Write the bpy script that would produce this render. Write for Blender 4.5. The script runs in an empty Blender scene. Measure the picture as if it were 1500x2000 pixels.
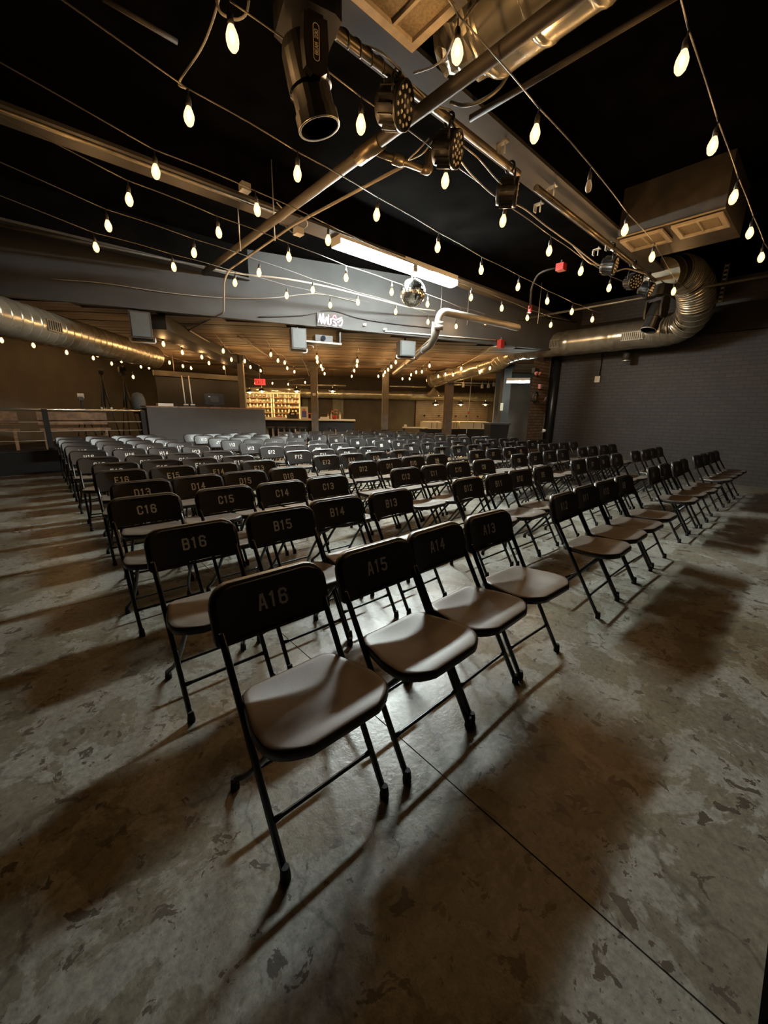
import bpy, math, random
from mathutils import Vector, Matrix, Quaternion
random.seed(7)
SC = bpy.context.scene
COL = SC.collection

# ------------------------------------------------------------------ camera, world, light, exposure
F_PX, PITCH, ROLL, YAW, CAM_H = 760.4, math.radians(14.284), math.radians(.963), math.radians(48.085), 1.301
_fw = Vector((math.cos(YAW), math.sin(YAW), 0)); _rt = Vector((math.sin(YAW), -math.cos(YAW), 0)); _up = Vector((0, 0, 1))
_f = _fw*math.cos(PITCH) - _up*math.sin(PITCH); _u = _up*math.cos(PITCH) + _fw*math.sin(PITCH)
CR = _rt*math.cos(ROLL) + _u*math.sin(ROLL); CU = _u*math.cos(ROLL) - _rt*math.sin(ROLL); CF = _f
cam = bpy.data.cameras.new('camera'); camo = bpy.data.objects.new('camera', cam); COL.objects.link(camo)
cam.sensor_fit = 'VERTICAL'; cam.sensor_height = 36.0; cam.lens = F_PX/2000*36.0; cam.clip_start = .02; cam.clip_end = 200
camo.matrix_world = Matrix(((CR.x, CU.x, -CF.x, 0), (CR.y, CU.y, -CF.y, 0), (CR.z, CU.z, -CF.z, CAM_H), (0, 0, 0, 1)))
SC.camera = camo
SC.view_settings.view_transform = 'Standard'; SC.view_settings.look = 'None'; SC.view_settings.gamma = 1
SC.view_settings.use_curve_mapping = False
SC.view_settings.exposure = 1.05
W = bpy.data.worlds.new('world'); SC.world = W; W.use_nodes = True
W.node_tree.nodes['Background'].inputs[0].default_value = (.01, .009, .008, 1)
W.node_tree.nodes['Background'].inputs[1].default_value = .3
BULB_POWER = 240.0     # emission of the string bulbs' filaments
TUBE_POWER = 150.0      # emission of the hall's fluorescent tube
try:
    SC.cycles.max_bounces = 5; SC.cycles.diffuse_bounces = 3; SC.cycles.glossy_bounces = 4
    SC.cycles.transmission_bounces = 4; SC.cycles.transparent_max_bounces = 8
    SC.cycles.sample_clamp_indirect = 4.0; SC.cycles.adaptive_threshold = .045; SC.cycles.caustics_reflective = False; SC.cycles.caustics_refractive = False
except Exception: pass

CAMP = Vector((0, 0, CAM_H))
def ray(u, v): return CF + CR*((u-750)/F_PX) + CU*((1000-v)/F_PX)
def P(u, v, z):
    d = ray(u, v); return CAMP + d*((z-CAM_H)/d.z)
def PD(u, v, D):
    d = ray(u, v); return CAMP + d*(D/math.hypot(d.x, d.y))
def PX(u, v, x):
    d = ray(u, v); return CAMP + d*(x/d.x)
def PY(u, v, y):
    d = ray(u, v); return CAMP + d*(y/d.y)

# ------------------------------------------------------------------ materials
def newmat(name):
    m = bpy.data.materials.new(name); m.use_nodes = True
    return m, m.node_tree.nodes, m.node_tree.links, m.node_tree.nodes['Principled BSDF']
def plain(name, col, rough=.5, metal=0.0, var=.12, scale=12.0, bump=0.0, spec=.5):
    m, n, l, b = newmat(name)
    if not var:
        b.inputs['Base Color'].default_value = tuple(col)+(1,); b.inputs['Roughness'].default_value = rough; b.inputs['Metallic'].default_value = metal
        b.inputs['Specular IOR Level'].default_value = spec; return m
    tc = n.new('ShaderNodeTexCoord'); nz = n.new('ShaderNodeTexNoise'); nz.inputs['Scale'].default_value = scale; nz.inputs['Detail'].default_value = 2
    l.new(tc.outputs['Object'], nz.inputs['Vector'])
    r = n.new('ShaderNodeValToRGB')
    r.color_ramp.elements[0].color = tuple(c*(1-var) for c in col)+(1,); r.color_ramp.elements[1].color = tuple(min(1, c*(1+var)) for c in col)+(1,)
    r.color_ramp.elements[0].position = .3; r.color_ramp.elements[1].position = .7
    l.new(nz.outputs['Fac'], r.inputs[0]); l.new(r.outputs[0], b.inputs['Base Color'])
    b.inputs['Roughness'].default_value = rough; b.inputs['Metallic'].default_value = metal
    b.inputs['Specular IOR Level'].default_value = spec
    if bump:
        bp = n.new('ShaderNodeBump'); bp.inputs['Strength'].default_value = bump; bp.inputs['Distance'].default_value = .01
        l.new(nz.outputs['Fac'], bp.inputs['Height']); l.new(bp.outputs[0], b.inputs['Normal'])
    return m
def emit(name, col, st):
    m, n, l, b = newmat(name)
    b.inputs['Base Color'].default_value = (col[0]*.5, col[1]*.5, col[2]*.5, 1)
    b.inputs['Emission Color'].default_value = tuple(col)+(1,); b.inputs['Emission Strength'].default_value = st
    return m
M = {}
M['black_paint'] = plain('black_paint', (.012, .012, .012), .35, var=0)
M['chair_metal'] = plain('chair_metal', (.010, .010, .010), .28, var=0)
M['chair_plastic'] = plain('chair_plastic', (.024, .023, .022), .36, scale=40, var=0)
M['rubber'] = plain('rubber', (.008, .008, .008), .8, var=0)
M['stencil'] = plain('stencil', (.78, .77, .73), .6, scale=160, var=0)
M['ceiling_black'] = plain('ceiling_black', (.0035, .0032, .003), .9, scale=3, var=.3, spec=.0)
M['beam'] = plain('beam', (.030, .025, .019), .6, scale=5, var=.3)
M['beam_dark'] = plain('beam_dark', (.011, .0095, .008), .65, scale=5, var=.3, spec=.3)
M['grey_wall'] = plain('grey_wall', (.060, .060, .058), .7, scale=2, var=.15, spec=.3)
M['dark_wall'] = plain('dark_wall', (.052, .042, .030), .75, scale=2, var=.2)
M['booth'] = plain('booth', (.070, .065, .058), .7, scale=3, var=.08)
M['pipe'] = plain('pipe', (.17, .14, .095), .38, .8, scale=8, var=.3)
M['dark_pipe'] = plain('dark_pipe', (.050, .042, .032), .6, .2, scale=8, var=.25)
M['galv'] = plain('galv', (.46, .42, .33), .26, .72, scale=6, var=.2)
M['galv_dull'] = plain('galv_dull', (.17, .155, .115), .42, .6, scale=6, var=.25)
M['zinc'] = plain('zinc', (.62, .60, .55), .4, .7, scale=20, var=0)
M['pvc'] = plain('pvc', (.17, .16, .14), .5, scale=6)
M['cable_mid'] = plain('cable_mid', (.10, .09, .075), .45, var=0)
M['cable_black'] = plain('cable_black', (.02, .018, .015), .5, var=0)
M['cable_grey'] = plain('cable_grey', (.35, .31, .25), .55, scale=30, var=0)
M['fixture'] = plain('fixture', (.007, .0066, .006), .42, var=0, spec=.3)
M['white_paint'] = plain('white_paint', (.70, .68, .62), .5, var=0)
M['tan_frame'] = plain('tan_frame', (.42, .36, .27), .5, scale=20)
M['filter'] = plain('filter', (.27, .21, .13), .8, scale=60, var=.25, bump=.3)
M['wood'] = plain('wood', (.22, .12, .06), .5, scale=9, var=.35)
M['post'] = plain('post', (.13, .115, .09), .6, scale=4, var=.2)
M['post_wood'] = plain('post_wood', (.11, .075, .045), .6, scale=4, var=.25)
M['red'] = plain('red', (.45, .03, .025), .4, var=0)
M['speaker_grey'] = plain('speaker_grey', (.075, .08, .08), .7, scale=80)
M['speaker_case'] = plain('speaker_case', (.03, .028, .026), .6, var=0)
M['cream'] = plain('cream', (.75, .68, .52), .6, var=0)
M['bottle_brown'] = plain('bottle_brown', (.25, .10, .02), .15, var=0)
M['bottle_clear'] = plain('bottle_clear', (.65, .60, .45), .12, var=0)
M['bottle_green'] = plain('bottle_green', (.08, .16, .05), .12, var=0)
M['blue'] = plain('blue', (.10, .13, .45), .5, var=0)
M['pink'] = plain('pink', (.65, .25, .22), .5, var=0)
M['lens'] = plain('lens', (.01, .012, .02), .05, spec=.9, var=0)
M['screen'] = plain('screen', (.03, .03, .028), .2, var=0)
M['silver'] = plain('silver', (.6, .58, .52), .25, .9, var=0)
M['led'] = plain('led', (.75, .68, .55), .12, .3, var=0)
M['filament'] = emit('filament', (1.0, .56, .22), BULB_POWER)
def glow_glass(name, col, st):
    m = bpy.data.materials.new(name); m.use_nodes = True; n = m.node_tree.nodes; l = m.node_tree.links; n.clear()
    out = n.new('ShaderNodeOutputMaterial'); ad = n.new('ShaderNodeAddShader'); tr = n.new('ShaderNodeBsdfTransparent'); em = n.new('ShaderNodeEmission')
    tr.inputs[0].default_value = (.95, .93, .90, 1); em.inputs[0].default_value = tuple(col)+(1,); em.inputs[1].default_value = st
    l.new(tr.outputs[0], ad.inputs[0]); l.new(em.outputs[0], ad.inputs[1]); l.new(ad.outputs[0], out.inputs[0])
    m.cycles.emission_sampling = 'NONE'
    return m
M['bulb'] = glow_glass('bulb', (1.0, .60, .24), .75)
M['bar_bulb'] = emit('bar_bulb', (1.0, .66, .28), 600)
M['tube'] = emit('tube', (.90, 1.0, .97), TUBE_POWER)
M['tube_back'] = emit('tube_back', (.85, 1.0, .95), 60)
M['neon'] = emit('neon', (1.0, .80, .86), 2.2)
M['neon_red'] = emit('neon_red', (1.0, .08, .12), 5)
M['exit_face'] = emit('exit_face', (1.0, .05, .04), .6)
def mirror_mat():
    m, n, l, b = newmat('mirror')
    b.inputs['Base Color'].default_value = (.85, .83, .78, 1); b.inputs['Metallic'].default_value = 1; b.inputs['Roughness'].default_value = .14
    return m
M['mirror'] = mirror_mat()
def bulb_off():
    m, n, l, b = newmat('bulb_off')
    b.inputs['Base Color'].default_value = (.8, .78, .7, 1); b.inputs['Roughness'].default_value = .1; b.inputs['Transmission Weight'].default_value = .5
    return m
M['bulb_off'] = bulb_off()
def floor_mat():
    m, n, l, b = newmat('worn_concrete')
    tc = n.new('ShaderNodeTexCoord')
    def noise(s, d=6, ro=.55, dist=0.0):
        x = n.new('ShaderNodeTexNoise'); x.inputs['Scale'].default_value = s; x.inputs['Detail'].default_value = d
        x.inputs['Roughness'].default_value = ro; x.inputs['Distortion'].default_value = dist
        l.new(tc.outputs['Object'], x.inputs['Vector']); return x.outputs['Fac']
    def ramp(src, p0, p1, c0=(0, 0, 0, 1), c1=(1, 1, 1, 1)):
        r = n.new('ShaderNodeValToRGB'); r.color_ramp.elements[0].position = p0; r.color_ramp.elements[1].position = p1
        r.color_ramp.elements[0].color = c0; r.color_ramp.elements[1].color = c1; l.new(src, r.inputs[0]); return r.outputs[0]
    def mix(fac, a, bb, mode='MIX'):
        x = n.new('ShaderNodeMix'); x.data_type = 'RGBA'; x.blend_type = mode
        if isinstance(fac, float): x.inputs[0].default_value = fac
        else: l.new(fac, x.inputs[0])
        for i, s in ((6, a), (7, bb)):
            if isinstance(s, tuple): x.inputs[i].default_value = s
            else: l.new(s, x.inputs[i])
        return x.outputs[2]
    base = ramp(noise(1.1, 5), .3, .7, (.20, .192, .165, 1), (.31, .30, .262, 1))
    fine = ramp(noise(38, 5, .75), .28, .72, (.52, .52, .52, 1), (1.28, 1.28, 1.28, 1))
    c = mix(1.0, base, fine, 'MULTIPLY')
    old = ramp(noise(2.6, 7, .66, .4), .50, .515)            # worn coating islands with crisp edges
    c = mix(old, c, mix(1.0, c, (.68, .64, .56, 1), 'MULTIPLY'))
    stain = ramp(noise(.55, 4, .5, .8), .52, .72)             # broad rusty stains
    c = mix(stain, c, mix(1.0, c, (.72, .60, .46, 1), 'MULTIPLY'))
    chips = ramp(noise(12.5, 5, .62, .6), .60, .613)             # dark chips
    c = mix(chips, c, (.075, .064, .05, 1))
    pits = n.new('ShaderNodeTexVoronoi'); pits.inputs['Scale'].default_value = 55; l.new(tc.outputs['Object'], pits.inputs['Vector'])
    pm = ramp(pits.outputs['Distance'], .10, .2)
    zone = ramp(noise(1.7, 3), .5, .6)
    pmz = mix(zone, (1, 1, 1, 1), pm)
    c = mix(1.0, c, mix(.55, (1, 1, 1, 1), pmz), 'MULTIPLY')
    # hairline cracks
    w = n.new('ShaderNodeTexNoise'); w.inputs['Scale'].default_value = 2.2; w.inputs['Detail'].default_value = 6; l.new(tc.outputs['Object'], w.inputs['Vector'])
    mp = n.new('ShaderNodeVectorMath'); mp.operation = 'MULTIPLY_ADD'; l.new(w.outputs['Color'], mp.inputs[0]); mp.inputs[1].default_value = (.55, .55, .55); l.new(tc.outputs['Object'], mp.inputs[2])
    vo = n.new('ShaderNodeTexVoronoi'); vo.feature = 'DISTANCE_TO_EDGE'; vo.inputs['Scale'].default_value = .42; l.new(mp.outputs[0], vo.inputs['Vector'])
    cr = ramp(vo.outputs['Distance'], .0004, .0022)
    c = mix(1.0, c, mix(.4, (1, 1, 1, 1), cr), 'MULTIPLY')
    l.new(c, b.inputs['Base Color'])
    rg = ramp(noise(3.1, 3), .3, .75, (.24, .24, .24, 1), (.46, .46, .46, 1)); l.new(rg, b.inputs['Roughness'])
    h = noise(30, 3, .7)
    bp = n.new('ShaderNodeBump'); bp.inputs['Strength'].default_value = .3; bp.inputs['Distance'].default_value = .004
    l.new(h, bp.inputs['Height']); l.new(bp.outputs[0], b.inputs['Normal'])
    return m
M['floor'] = floor_mat()
def seat_mat():
    m, n, l, b = newmat('seat_plastic')
    tc = n.new('ShaderNodeTexCoord'); nz = n.new('ShaderNodeTexNoise'); nz.inputs['Scale'].default_value = 9; nz.inputs['Detail'].default_value = 7
    l.new(tc.outputs['Object'], nz.inputs['Vector'])
    r = n.new('ShaderNodeValToRGB'); r.color_ramp.elements[0].color = (.082, .066, .052, 1); r.color_ramp.elements[1].color = (.135, .110, .088, 1)
    r.color_ramp.elements[0].position = .3; r.color_ramp.elements[1].position = .7
    l.new(nz.outputs['Fac'], r.inputs[0]); l.new(r.outputs[0], b.inputs['Base Color']); b.inputs['Roughness'].default_value = .46
    n2 = n.new('ShaderNodeTexNoise'); n2.inputs['Scale'].default_value = 220; l.new(tc.outputs['Object'], n2.inputs['Vector'])
    bp = n.new('ShaderNodeBump'); bp.inputs['Strength'].default_value = .12; bp.inputs['Distance'].default_value = .002
    l.new(n2.outputs['Fac'], bp.inputs['Height']); l.new(bp.outputs[0], b.inputs['Normal'])
    return m
M['seat'] = seat_mat()
def brick_mat(name, c1, c2, mortar, rot=(0, 0, 0), bump=.5):
    m, n, l, b = newmat(name)
    tc = n.new('ShaderNodeTexCoord')
    if rot == 'YZ':
        mp = n.new('ShaderNodeCombineXYZ'); sp = n.new('ShaderNodeSeparateXYZ'); l.new(tc.outputs['Object'], sp.inputs[0]); l.new(sp.outputs['Y'], mp.inputs[0]); l.new(sp.outputs['Z'], mp.inputs[1])
    else:
        mp = n.new('ShaderNodeMapping'); mp.inputs['Rotation'].default_value = rot; l.new(tc.outputs['Object'], mp.inputs['Vector'])
    bk = n.new('ShaderNodeTexBrick'); bk.inputs['Scale'].default_value = 1; bk.inputs['Brick Width'].default_value = .215; bk.inputs['Row Height'].default_value = .075
    bk.inputs['Mortar Size'].default_value = .008; bk.inputs['Color1'].default_value = c1; bk.inputs['Color2'].default_value = c2; bk.inputs['Mortar'].default_value = mortar
    l.new(mp.outputs[0], bk.inputs['Vector'])
    nz = n.new('ShaderNodeTexNoise'); nz.inputs['Scale'].default_value = 1.5; nz.inputs['Detail'].default_value = 6; l.new(tc.outputs['Object'], nz.inputs['Vector'])
    mx = n.new('ShaderNodeMix'); mx.data_type = 'RGBA'; mx.blend_type = 'MULTIPLY'; mx.inputs[0].default_value = .5
    l.new(bk.outputs['Color'], mx.inputs[6]); l.new(nz.outputs['Fac'], mx.inputs[7]); l.new(mx.outputs[2], b.inputs['Base Color'])
    bp = n.new('ShaderNodeBump'); bp.inputs['Strength'].default_value = bump; bp.inputs['Distance'].default_value = .012; bp.invert = True
    l.new(bk.outputs['Fac'], bp.inputs['Height']); l.new(bp.outputs[0], b.inputs['Normal']); b.inputs['Roughness'].default_value = .62
    return m
def plank_mat():
    m, n, l, b = newmat('old_planks')
    tc = n.new('ShaderNodeTexCoord'); mp = n.new('ShaderNodeMapping'); mp.inputs['Scale'].default_value = (.5, 14, 14)
    l.new(tc.outputs['Object'], mp.inputs['Vector'])
    nz = n.new('ShaderNodeTexNoise'); nz.inputs['Scale'].default_value = 1.4; nz.inputs['Detail'].default_value = 8; l.new(mp.outputs[0], nz.inputs['Vector'])
    oi = n.new('ShaderNodeObjectInfo')
    ad = n.new('ShaderNodeMath'); ad.operation = 'MULTIPLY_ADD'; l.new(oi.outputs['Random'], ad.inputs[0]); ad.inputs[1].default_value = .3; l.new(nz.outputs['Fac'], ad.inputs[2])
    r = n.new('ShaderNodeValToRGB'); r.color_ramp.elements[0].color = (.06, .038, .022, 1); r.color_ramp.elements[1].color = (.36, .25, .15, 1)
    r.color_ramp.elements[0].position = .42; r.color_ramp.elements[1].position = .85
    l.new(ad.outputs[0], r.inputs[0]); l.new(r.outputs[0], b.inputs['Base Color']); b.inputs['Roughness'].default_value = .7
    return m
M['plank'] = plank_mat()
M['brick_dark'] = brick_mat('brick_dark', (.062, .055, .047, 1), (.050, .045, .039, 1), (.036, .032, .028, 1), 'YZ')
M['brick_pier'] = brick_mat('brick_pier', (.46, .32, .205, 1), (.30, .205, .13, 1), (.11, .085, .06, 1), (math.pi/2, 0, 0), .9)

# ------------------------------------------------------------------ mesh helpers
class MB:
    def __init__(s): s.v = []; s.f = []; s.sm = []
    def add(s, vs, fs, smooth=False):
        o = len(s.v); s.v += [tuple(x) for x in vs]; s.f += [tuple(i+o for i in f) for f in fs]; s.sm += [smooth]*len(fs); return s
    def box(s, c, d, R=None):
        c = Vector(c); h = [x/2 for x in d]; vs = []
        for x in (-1, 1):
            for y in (-1, 1):
                for z in (-1, 1):
                    p = Vector((x*h[0], y*h[1], z*h[2]))
                    if R is not None: p = R @ p
                    vs.append(c+p)
        return s.add(vs, [(0, 1, 3, 2), (4, 6, 7, 5), (0, 4, 5, 1), (2, 3, 7, 6), (0, 2, 6, 4), (1, 5, 7, 3)])
    def tube(s, pts, r, n=8, caps=True, smooth=True):
        pts = [Vector(p) for p in pts]; N = len(pts)
        rs = r if isinstance(r, (list, tuple)) else [r]*N
        T = []
        for i in range(N):
            a = pts[max(i-1, 0)]; b = pts[min(i+1, N-1)]
            t = b-a
            if 0 < i < N-1:
                t = (pts[i]-a).normalized() + (b-pts[i]).normalized()
            T.append(t.normalized() if t.length > 1e-9 else Vector((0, 0, 1)))
        up = Vector((0, 0, 1)) if abs(T[0].z) < .9 else Vector((1, 0, 0))
        nx = T[0].cross(up).normalized(); vs = []
        for i in range(N):
            nx = (nx - T[i]*nx.dot(T[i])).normalized(); ny = T[i].cross(nx)
            k = 1.0
            if 0 < i < N-1:
                c = T[i].dot((pts[i]-pts[i-1]).normalized()); k = 1/max(c, .5)
            for j in range(n):
                a = 2*math.pi*j/n
                vs.append(pts[i] + (nx*math.cos(a) + ny*math.sin(a))*rs[i]*(k if False else 1))
        fs = [(i*n+j, i*n+(j+1) % n, (i+1)*n+(j+1) % n, (i+1)*n+j) for i in range(N-1) for j in range(n)]
        s.add(vs, fs, smooth)
        if caps:
            o = len(s.v)-len(vs)
            s.f.append(tuple(o+j for j in reversed(range(n)))); s.sm.append(False)
            s.f.append(tuple(o+(N-1)*n+j for j in range(n))); s.sm.append(False)
        return s
    def lathe(s, prof, n=12, c=(0, 0, 0), R=None, smooth=True, caps=True):
        c = Vector(c); vs = []
        for (r, z) in prof:
            for j in range(n):
                a = 2*math.pi*j/n; p = Vector((r*math.cos(a), r*math.sin(a), z))
                if R is not None: p = R @ p
                vs.append(c+p)
        m = len(prof)
        fs = [(i*n+j, i*n+(j+1) % n, (i+1)*n+(j+1) % n, (i+1)*n+j) for i in range(m-1) for j in range(n)]
        s.add(vs, fs, smooth); o = len(s.v)-len(vs)
        if caps and prof[0][0] > 1e-6: s.f.append(tuple(o+j for j in reversed(range(n)))); s.sm.append(False)
        if caps and prof[-1][0] > 1e-6: s.f.append(tuple(o+(m-1)*n+j for j in range(n))); s.sm.append(False)
        return s
    def prism(s, poly, z0, z1):
        n = len(poly); vs = [(x, y, z0) for x, y in poly]+[(x, y, z1) for x, y in poly]
        return s.add(vs, [tuple(reversed(range(n))), tuple(range(n, 2*n))]+[(i, (i+1) % n, n+(i+1) % n, n+i) for i in range(n)])
    def mesh(s, name, mat, bevel=0):
        me = bpy.data.meshes.new(name); me.from_pydata(s.v, [], s.f); me.materials.append(M[mat] if isinstance(mat, str) else mat)
        me.polygons.foreach_set('use_smooth', s.sm); me.update()
        return me
    def build(s, name, mat, parent=None, loc=None, kind=None):
        o = bpy.data.objects.new(name, s.mesh(name, mat)); COL.objects.link(o)
        if parent is not None: o.parent = parent
        if loc is not None: o.location = loc
        if kind: o['kind'] = kind
        return o
def inst(name, mesh, parent=None, loc=(0, 0, 0), rot=None):
    o = bpy.data.objects.new(name, mesh); COL.objects.link(o); o.location = loc
    if rot is not None: o.rotation_euler = rot
    if parent is not None: o.parent = parent
    return o
def tag(o, label, cat, group=None, kind=None):
    o['label'] = label; o['category'] = cat
    if group: o['group'] = group
    if kind: o['kind'] = kind
    return o
def thing(name, label, cat, loc=(0, 0, 0), rz=0.0, group=None):
    o = bpy.data.objects.new(name, None); COL.objects.link(o); o.empty_display_size = .1
    o.location = loc; o.rotation_euler = (0, 0, rz); return tag(o, label, cat, group)
def struct(name, label, cat, mb, mat):
    o = mb.build(name, mat); o['kind'] = 'structure'; o['label'] = label; o['category'] = cat; return o
def rotz(a): return Matrix.Rotation(a, 3, 'Z')
def align(d):
    return Vector((0, 0, 1)).rotation_difference(Vector(d).normalized()).to_matrix()
def smooth_path(pts, k=6):
    pts = [Vector(p) for p in pts]; out = []
    Q = [pts[0]*2-pts[1]]+pts+[pts[-1]*2-pts[-2]]
    for i in range(1, len(Q)-2):
        for j in range(k):
            t = j/k; a, b, c, d = Q[i-1:i+3]
            out.append(.5*((2*b)+(c-a)*t+(2*a-5*b+4*c-d)*t*t+(3*b-a-3*c+d)*t*t*t))
    out.append(pts[-1]); return out
def fillet(pts, r=.08, k=4):
    pts = [Vector(p) for p in pts]; out = [pts[0]]
    for i in range(1, len(pts)-1):
        a = (pts[i-1]-pts[i]); b = (pts[i+1]-pts[i]); q = min(r, a.length*.45, b.length*.45)
        p0 = pts[i]+a.normalized()*q; p2 = pts[i]+b.normalized()*q
        for j in range(k+1):
            t = j/k; out.append(p0*(1-t)**2+pts[i]*2*t*(1-t)+p2*t*t)
    out.append(pts[-1]); return out

# ------------------------------------------------------------------ the setting
A54 = math.radians(54); D54 = Vector((math.cos(A54), math.sin(A54), 0)); N54 = Vector((math.sin(A54), -math.cos(A54), 0))
def sof_y(x): return 8.29-.347*x
SOFD = Vector((1, -.347, 0)).normalized(); SOFA = math.atan2(-.347, 1)
CEIL, LOW = 3.95, 2.85
def PS(u, v, off=.03):
    d = ray(u, v); k = (8.29-off*1.06)/(d.y+.347*d.x); return CAMP+d*k      # point on the face of the drop wall
fl = struct('floor', 'worn grey concrete floor with rusty stains and slab joints', 'floor', MB().box((9, 9, -.09), (34, 28, .1)), 'beam_dark')
xs = [-8, -5.05, .95, 6.95, 13, 26]; ys = [-5, 3.2, 9.2, 16, 23]
for i in range(len(xs)-1):
    for j in range(len(ys)-1):
        g = .0025
        MB().box(((xs[i]+xs[i+1])/2, (ys[j]+ys[j+1])/2, -.02), (xs[i+1]-xs[i]-2*g, ys[j+1]-ys[j]-2*g, .04)).build('concrete_slab', 'floor', fl)
# main ceiling, soffit, low plank ceiling
struct('ceiling', 'black painted ceiling above the seating', 'ceiling', MB().prism([(-7, -4.9), (10.75, -4.9), (10.75, sof_y(10.75)), (-7, sof_y(-7))], CEIL, CEIL+.15), 'ceiling_black')
so = MB(); a0, a1 = -7, 10.75
so.prism([(a0, sof_y(a0)), (a1, sof_y(a1)), (a1, sof_y(a1)+.12), (a0, sof_y(a0)+.12)], LOW, CEIL+.15)
struct('wall_soffit', 'grey painted drop wall between the high and the low ceiling', 'wall', so, 'grey_wall')
lowc = struct('ceiling_low', 'low ceiling deck behind the drop wall', 'ceiling', MB().prism([(-7, sof_y(-7)+.12), (10.7, sof_y(10.7)+.12), (24, 5.0), (24, 24), (-7, 24)], LOW+.03, LOW+.2), 'beam_dark')
# wooden planks under the low ceiling, parallel to the back wall
pm = {}
c0 = Vector((4.0, sof_y(4.0), 0)); k = 0
for i in range(-22, 46):
    off = i*.31
    base = c0 + D54*(off+.1)
    # clip the plank against the soffit line: s along N54
    den = N54.y+.347*N54.x
    sl = (sof_y(base.x)+.14-base.y)/den       # where plank centre line meets the soffit
    # N54 points right/down; the low side is where y > soffit
    s1 = sl if den < 0 else None
    s0 = -9.5
    if s1 is None or s1 < s0+.5: continue
    s1 = min(s1-.12, 13.5)
    if s1 <= s0+.4: continue
    ctr = base+N54*((s0+s1)/2)
    ob = MB().box((0, 0, 0), (s1-s0, .29, .03)).build('plank', 'plank', lowc, (ctr.x, ctr.y, LOW+.015-random.random()*.012))
    ob.rotation_euler = (0, 0, math.atan2(N54.y, N54.x)); k += 1
# beams across the hall
def beam(n, label, y0, y1, z0, x0=-7, x1=10.6, mat='beam'):
    o = struct('trim_%d' % n, label, 'beam', MB().box(((x0+x1)/2, (y0+y1)/2, (z0+.03+CEIL)/2), (x1-x0, (y1-y0)*.55, CEIL-z0-.03)), 'ceiling_black')
    MB().box(((x0+x1)/2, (y0+y1)/2, z0+.015), (x1-x0, y1-y0, .03)).build('flange', mat, o)
beam(1, 'ceiling beam above the lighting pipe', 2.2, 2.5, 3.52)
beam(2, 'ceiling beam carrying the long fluorescent light', 4.66, 4.96, 3.52)
beam(3, 'ceiling beam nearest the drop wall', 7.08, 7.3, 3.46, -7, 3.2, 'beam')
# bulkhead in the low area, running away along the left string of bulbs
b0 = Vector((1.75, 7.95, 0))
bk = MB(); ctr = b0 + D54*4.2; bk.box((ctr.x, ctr.y, LOW-.1), (8.2, .5, .26), rotz(A54))
struct('trim_4', 'boxed bulkhead along the low ceiling above the booth', 'bulkhead', bk, 'beam_dark')
# walls
struct('wall_right', 'dark painted brick wall on the right', 'wall', MB().box((10.75, .2, 1.95), (.3, 10, 4.1)), 'brick_dark')
struct('trim_5', 'dark wooden header running along the right wall', 'beam', MB().box((10.55, .3, 3.2), (.14, 9.4, .5)), 'beam_dark')
struct('wall_pier', 'bare brick pier at the end of the right wall', 'wall', MB().prism([(9.55, 5.19), (10.6, 5.19), (10.6, 5.6), (10.34, 5.6)], 0, 2.64), 'brick_pier')
struct('wall_front', 'dark wall behind the stage side', 'wall', MB().box((2, -5.0, 1.95), (18, .2, 4.1)), 'dark_wall')
struct('wall_hall_left', 'dark wall on the near left side', 'wall', MB().box((-7, 5, 1.95), (.2, 21, 4.1)), 'dark_wall')
lw0 = Vector((-3.2, 9.0, 0)); lwc = lw0+D54*6
struct('wall_left', 'dark wall behind the raised platform', 'wall', MB().box((lwc.x, lwc.y, 1.45), (16, .2, 2.9), rotz(A54)), 'dark_wall')
bw = D54*19; 
struct('wall_back', 'dark back wall behind the bar', 'wall', MB().box((bw.x, bw.y, 1.45), (.2, 30, 2.9), rotz(A54)), 'dark_wall')
struct('wall_back_right', 'dark side wall beyond the brick pier', 'wall', MB().box((15.6, 5.9, 1.45), (10.5, .2, 2.9), rotz(.12)), 'dark_wall')

M['pale_grey'] = plain('pale_grey', (.22, .225, .215), .75, scale=1.2, var=.25)
_d = ray(1010, 800); _p = Vector((_d.x, _d.y, 0))*(15.2/Vector((_d.x, _d.y, 0)).dot(D54))
struct('wall_back_painted', 'pale grey painted wall section beyond the brick pier', 'wall', MB().box((_p.x, _p.y, 1.42), (.1, 1.9, 2.84), rotz(A54)), 'pale_grey')
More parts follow.
